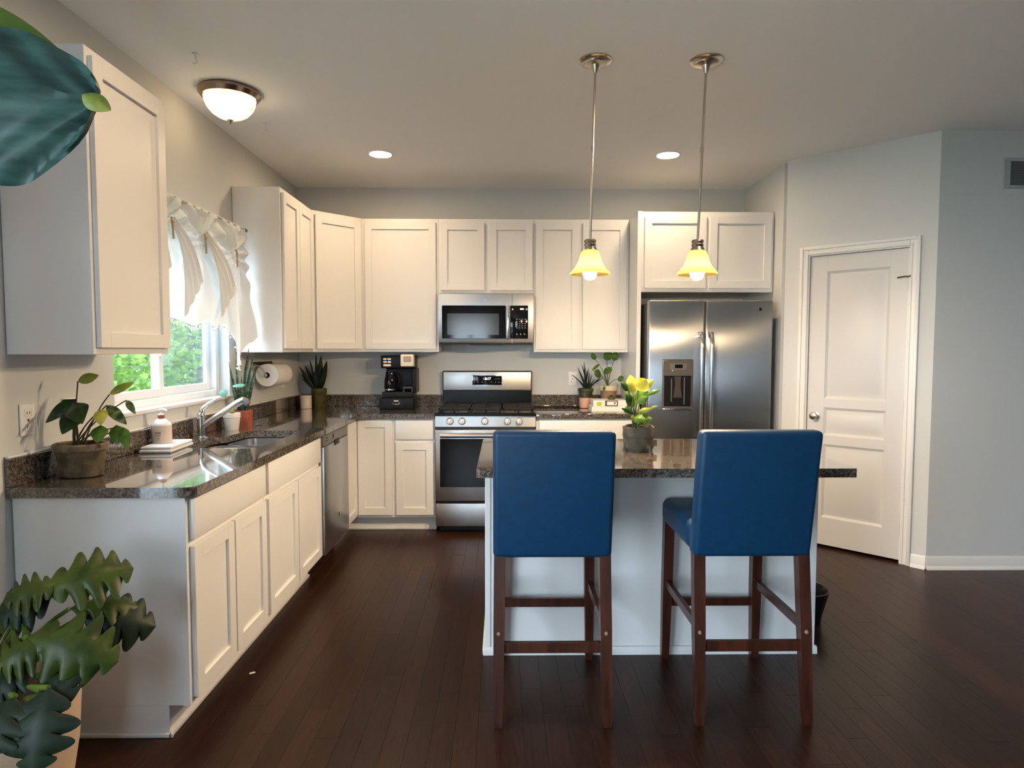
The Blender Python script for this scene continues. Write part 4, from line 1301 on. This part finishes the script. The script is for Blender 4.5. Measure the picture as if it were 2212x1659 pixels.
# (10) split leaf philodendron on the floor
p10 = thing('potted_philodendron', 'split leaf philodendron in a cream floor pot before the counter end', 'plant', (.255, -3.56, 0))
C10 = (.245, -3.56)
part('pot', G().lathe([(.150, 0), (.165, .006), (.195, .20), (.205, .37), (.212, .378), (.214, .398), (.205, .402), (.195, .392), (.190, .34)], (*C10, 0), 40), CREAMPOT, p10)
part('soil', G().lathe([(.193, .345), (.01, .36)], (*C10, 0), 24), SOIL, p10)
P10L = [((.425, -3.61, .715), (.618, -3.50, .735), .20, L_OLIVE, (.1, -.9, 1)), ((.455, -3.60, .725), (.350, -3.66, .700), .14, L_OLIVE, (0, -.9, 1)),
        ((.440, -3.70, .615), (.668, -3.67, .530), .19, L_OLIVE, (.25, -1, .75)), ((.500, -3.69, .600), (.385, -3.75, .560), .15, L_OLIVE, (0, -1, .8)),
        ((.500, -3.56, .610), (.668, -3.48, .545), .15, L_DEEP, (.2, -.8, .9)), ((.470, -3.57, .640), (.620, -3.47, .600), .12, L_OLIVE, (0, -.7, 1)),
        ((.550, -3.775, .515), (.572, -3.865, .345), .145, L_DEEP, (.2, -1, .4)), ((.475, -3.79, .500), (.455, -3.885, .380), .12, L_DEEP, (0, -1, .5)),
        ((.440, -3.60, .690), (.330, -3.66, .655), .14, L_DEEP, (0, -.9, .8)), ((.490, -3.72, .520), (.600, -3.76, .470), .12, L_DEEP, (.2, -1, .7)),
        ((.460, -3.72, .540), (.370, -3.78, .480), .14, L_DEEP, (-.2, -1, .8)), ((.300, -3.55, .62), (.150, -3.62, .58), .18, L_OLIVE, (-.2, -.8, .9)),
        ((.260, -3.70, .55), (.200, -3.84, .48), .18, L_DEEP, (0, -1, .7)), ((.520, -3.76, .500), (.505, -3.85, .405), .11, L_OLIVE, (.1, -1, .5))]
for b0, t0, w, m, n in P10L:
    part('leaf', leaf(b0, t0, w * (1.25 if m is L_DEEP else 1.1), 'oval', n, .16, .14, 4 if m is L_DEEP else 5, 36, 10, lobe_min=.5 if m is L_DEEP else .3), m, p10)
    stem_to(p10, (C10[0] + random.uniform(-.05, .05), C10[1] + random.uniform(-.05, .05), .35), b0, .007, L_STEMG, .05)

# (11) tall big leafed plant beside the camera, its leaf hanging into the top left corner
p11 = thing('tall_foliage_plant', 'big glossy leaf of a tall houseplant hanging in at top left', 'plant', (.30, -4.25, 0))
C11 = (.36, -4.30)
part('pot', G().lathe([(.13, 0), (.145, .005), (.175, .30), (.182, .31), (.182, .33), (.17, .33), (.165, .29)], (*C11, 0), 36), BROWNC, p11)
part('soil', G().lathe([(.168, .28), (.01, .29)], (*C11, 0), 20), SOIL, p11)
part('trunk', G().tube([(C11[0], C11[1], .28), (C11[0] + .02, C11[1], 1.0), (C11[0], C11[1] + .02, 1.7), (C11[0] - .02, C11[1] + .03, 2.15)], [.022, .02, .017, .013], 10), L_STEMR, p11)
part('leaf_stalk', G().tube(bez((C11[0] - .01, C11[1] + .02, 2.0), (.42, -4.22, 2.24), (.47, -4.15, 2.16)), .008, 8), L_STEMG, p11)
part('leaf', leaf((.40, -4.13, 2.02), (.925, -4.09, 1.888), .44, 'broad', (.15, -1, .12), .05, .08, 0, 64, 20, .50, .009), L_TEAL, p11)
part('leaf_tip', leaf((.900, -4.100, 1.902), (.952, -4.092, 1.874), .040, 'oval', (.15, -1, .3), .12, .2), L_LIME, p11)
part('leaf', leaf((.58, -4.03, 2.13), (.805, -4.00, 2.018), .060, 'oval', (.0, -1, .3), .04, .05), L_STEMG, p11)
part('leaf', leaf((C11[0], C11[1], 2.10), (.10, -4.55, 2.30), .20, 'oval', (.3, -.6, 1), .1, .1, 0, 20, 8), L_TEAL, p11)
part('leaf', leaf((C11[0], C11[1], 1.95), (.20, -4.62, 1.75), .20, 'oval', (.3, -.6, 1), .1, .1, 0, 20, 8), L_TEAL, p11)

# ------------------------------------------------------------------ worktop objects
tw = thing('folded_towel', 'white folded dish towel under the soap bottle', 'towel', (.10, -2.33, TOPZ))


TM = Matrix.Translation((.108, -2.335, TOPZ)) @ Matrix.Rotation(.10, 4, 'Z')
part('fold', G().box(-.072, .072, -.135, .135, .0006, .0160, .0065, 3, TM), CLOTH, tw)
part('fold', G().box(-.068, .070, -.128, .132, .0162, .0302, .0065, 3, TM), CLOTH, tw)
sb = thing('soap_bottle', 'white pump soap bottle with copper collar on the towel', 'bottle', (.078, -2.325, TOPZ + .0305))
SC0 = (.078, -2.325, TOPZ + .0305)
part('bottle', G().lathe([(.040, 0), (.044, .004), (.046, .03), (.0455, .088), (.043, .094), (.020, .116), (.0155, .118)], SC0, 30, sq=.8), M('soap_white', (0.80, 0.80, 0.80), .35), sb)
part('label', G().lathe([(.0463, .008), (.0466, .03), (.0461, .084)], SC0, 30, sq=.8, cap0=False, cap1=False), LABELP, sb)
part('label_print', G().box(SC0[0] - .012, SC0[0] + .016, SC0[1] - .0385, SC0[1] - .0372, SC0[2] + .046, SC0[2] + .056).box(SC0[0] - .010, SC0[0] + .014, SC0[1] - .0385, SC0[1] - .0372, SC0[2] + .036, SC0[2] + .039)
     .box(SC0[0] - .004, SC0[0] + .010, SC0[1] - .0385, SC0[1] - .0372, SC0[2] + .022, SC0[2] + .025), INK, sb)
part('collar', G().lathe([(.0155, .116), (.0155, .134), (.012, .135)], SC0, 20), COPPER, sb)
part('pump', G().lathe([(.013, .134), (.012, .139), (.004, .142), (.004, .155), (.010, .157), (.010, .162)], SC0, 16)
     .tube([(SC0[0], SC0[1], SC0[2] + .160), (SC0[0] + .022, SC0[1] - .01, SC0[2] + .162), (SC0[0] + .036, SC0[1] - .016, SC0[2] + .156)], [.006, .005, .004], 8), WHITEP, sb)

# paper towel holder on the left wall
ph = thing('paper_towel_holder', 'wall mounted nickel paper towel holder under the cabinet', 'towel holder', (.03, -.83, 1.25))
PTX, PTZ = .098, 1.218
part('back_bar', G().box(.001, .012, -1.03, -.66, 1.285, 1.310, .003, 1), M('holder_bronze', (0.10, 0.06, 0.05), .4, .8), ph)
part('arm', G().tube([(.010, -1.022, 1.297), (.05, -1.028, 1.285), (PTX, -1.030, PTZ + .01), (PTX, -1.020, PTZ)], .006, 8), NICKEL, ph)
part('arm', G().tube([(.010, -.668, 1.297), (.05, -.672, 1.27), (PTX, -.680, PTZ)], .006, 8), NICKEL, ph)
part('spindle', G().tube([(PTX, -1.024, PTZ), (PTX, -.690, PTZ)], .008, 10).ball((PTX, -1.026, PTZ), .013, 12), NICKEL, ph)
pr = thing('paper_towel_roll', 'white paper towel roll hanging below the wall cabinet', 'paper towel', (PTX, -.85, 1.15))
part('roll', G().lathe([(.020, -1.005), (.076, -1.005), (.078, -1.003), (.078, -.712), (.076, -.710), (.020, -.710)], (PTX, 0, PTZ), 40, 'y', cap0=False, cap1=False), PAPER, pr)
part('core', G().lathe([(.0205, -1.004), (.0205, -.711)], (PTX, 0, PTZ), 24, 'y', cap0=False, cap1=False), CARD, pr)
part('loose_sheet', G().grid(lambda s, t: (PTX + .0785 * math.cos(-.2 - 1.2 * s) + .004 * s, -1.0 + .285 * t, PTZ + .0785 * math.sin(-.2 - 1.2 * s)), 8, 2), PAPER, pr)

# coffee maker
cm = thing('coffee_maker', 'black two way coffee maker with carafe on the back counter', 'coffee maker', (.87, -.17, TOPZ))
CX0, CX1, CYF, CYB = .736, 1.006, -.290, -.045
part('base_drawer', G().box(CX0 - .002, CX1 + .002, CYF, CYB, TOPZ + .001, TOPZ + .090, .006, 3), BLACKP, cm)
part('warming_deck', G().box(CX0 + .016, CX1 - .004, CYF + .012, CYB, TOPZ + .091, TOPZ + .140, .006, 3), BLACKP, cm)
part('column', G().box(CX0 + .030, CX1 + .010, -.16, CYB - .004, TOPZ + .14, TOPZ + .33, .008, 3), BLACKP, cm)
part('right_column', G().box(CX1 - .012, CX1 + .018, -.255, CYB, TOPZ + .13, TOPZ + .33, .006, 3), BLACKP, cm)
part('head', G().box(CX0 + .010, CX1 + .006, CYF + .004, CYB, TOPZ + .332, TOPZ + .436, .010, 3), BLACKP, cm)
kp = part('brew_head', G().box(.908, 1.014, CYF - .018, CYF + .05, TOPZ + .346, TOPZ + .446, .010, 3), CREAMP, cm)
part('brew_window', G().box(.934, .994, CYF - .021, CYF - .015, TOPZ + .385, TOPZ + .428, .003, 1), M('brew_window_plastic', (0.28, 0.17, 0.10), .2, .4), kp)
for i in range(2):
    for j in range(2):
        part('button', G().box(.767 + i * .034, .796 + i * .034, CYF - .001, CYF + .008, TOPZ + .375 + j * .023, TOPZ + .390 + j * .023, .005, 2), CREAMP, cm)
part('button', G().box(.767, .828, CYF - .001, CYF + .008, TOPZ + .347, TOPZ + .365, .005, 2), CREAMP, cm)
ca = part('carafe', G().lathe([(.040, .142), (.050, .148), (.054, .18), (.052, .24), (.042, .275), (.040, .30)], (.815, -.225, TOPZ), 28), BLACKG, cm)
part('carafe_handle', G().tube([(.860, -.235, TOPZ + .285), (.885, -.245, TOPZ + .275), (.890, -.245, TOPZ + .22), (.868, -.238, TOPZ + .175)], .007, 8), BLACKP, ca)
part('carafe_band', G().lathe([(.0525, .150), (.0545, .158), (.0540, .162)], (.815, -.225, TOPZ), 28, cap0=False, cap1=False), CHROME, ca)
part('cup_stand', G().box(.920, 1.004, CYF + .012, -.20, TOPZ + .165, TOPZ + .182, .003, 2).box(.924, .932, CYF + .02, -.21, TOPZ + .14, TOPZ + .165).box(.992, 1.0, CYF + .02, -.21, TOPZ + .14, TOPZ + .165), M('cup_stand_plastic', (.03, .03, .03), .3), cm)
part('badge', G().box(.850, .889, CYF - .0012, CYF, TOPZ + .063, TOPZ + .072, .0005, 1), WHITEPRINT, cm)
part('drawer_pull', G().tube([(.838, CYF - .001, TOPZ + .052), (.846, CYF - .010, TOPZ + .044), (.870, CYF - .012, TOPZ + .040), (.892, CYF - .010, TOPZ + .044), (.900, CYF - .001, TOPZ + .052)], .004, 8), CHROME, cm)

# dark bowl on the floor beyond the island, scrap on the floor
bw = thing('floor_bowl', 'dark footed bowl on the floor behind the right island end', 'bowl', (3.29, -2.23, 0))
part('bowl', G().lathe([(.085, 0), (.088, .006), (.090, .03), (.105, .09), (.120, .15), (.124, .165), (.118, .168), (.110, .155), (.09, .08), (.06, .03)], (3.295, -2.20, 0), 36), M('dark_glaze', (0.010, 0.012, 0.014), .3), bw)
part('rim', G().lathe([(.121, .160), (.126, .166), (.122, .171), (.117, .168)], (3.295, -2.20, 0), 36, cap0=False, cap1=False), M('rim_glaze', (0.09, 0.075, 0.06), .4), bw)
tag(part('paper_scrap', G().box(-.012, .012, -.006, .006, 0, .004, .0015, 1, Matrix.Translation((.654, -2.728, .0005)) @ Matrix.Rotation(.5, 4, 'Z')), PAPER), 'tiny white paper scrap on the floor near the cabinet doors', 'paper scrap')

# ------------------------------------------------------------------ outside the window
gnd = struct('ground', G().box(-60, -.3, -30, 60, -.62, -.60), LAWN, 'sunlit lawn outside the window')


struct('bounce_slab', G().box(-7.0, -.3, -11, -2.9, -.60, -.12), M('bounce_slab_grey', (0.42, 0.41, 0.40), .9, var=((0.36, 0.355, 0.35), 4)), 'added grey slab outside the glass door for neutral bounce light')  # added out of view so the lawn bounces less green light indoors


def foliage(parent, c, rx, rz, n, size, mat):
    bm = bmesh.new()
    for _ in range(n):
        a, u = random.uniform(0, 2 * PI), random.uniform(-1, 1)
        rr = random.uniform(.55, 1.0) ** .6 * (1 + .18 * math.sin(3 * a + 2) * math.cos(4 * u))
        p = Vector((c[0] + rx * rr * math.sqrt(1 - u * u) * math.cos(a), c[1] + rx * rr * math.sqrt(1 - u * u) * math.sin(a), c[2] + rz * rr * u))
        q = Matrix.Rotation(random.uniform(0, 6.28), 3, 'Z') @ Matrix.Rotation(random.uniform(0, 3.14), 3, 'X')
        s_ = size * random.uniform(.6, 1.2)
        vs = [bm.verts.new(p + q @ Vector(v) * s_) for v in ((-.5, -.3, 0), (.0, -.42, .06), (.6, 0, 0), (.0, .42, .06), (-.5, .3, 0))]
        bm.faces.new(vs)
    g = G()
    g.bm.free()
    g.bm = bm
    return part('foliage', g, mat, parent, recalc=False)


for lab, x, y, rx, rz, zc, n, sz, m in (('bright green leafy tree outside the left window pane', -3.6, 2.1, 1.7, 1.7, 1.7, 15000, .075, T_LIGHT),
                                        ('dull green tree seen through the right window pane', -4.9, 7.6, 2.3, 2.6, 2.0, 15000, .10, T_DARK),
                                        ('tall green tree further back outside the window', -10.5, 5.5, 3.0, 3.2, 2.6, 5000, .26, T_LIGHT),
                                        ('distant dark tree beyond the lawn', -9.5, 15.0, 4.0, 4.0, 3.0, 5000, .34, T_DARK)):
    t = thing('garden_tree', lab, 'tree', (x, y, -.6), 'trees outside the window')
    part('trunk', G().tube([(x, y, -.6), (x + .05, y, .6), (x, y + .05, zc)], [.12, .10, .05], 8), BARK, t)
    foliage(t, (x, y, zc), rx, rz, n, sz, m)
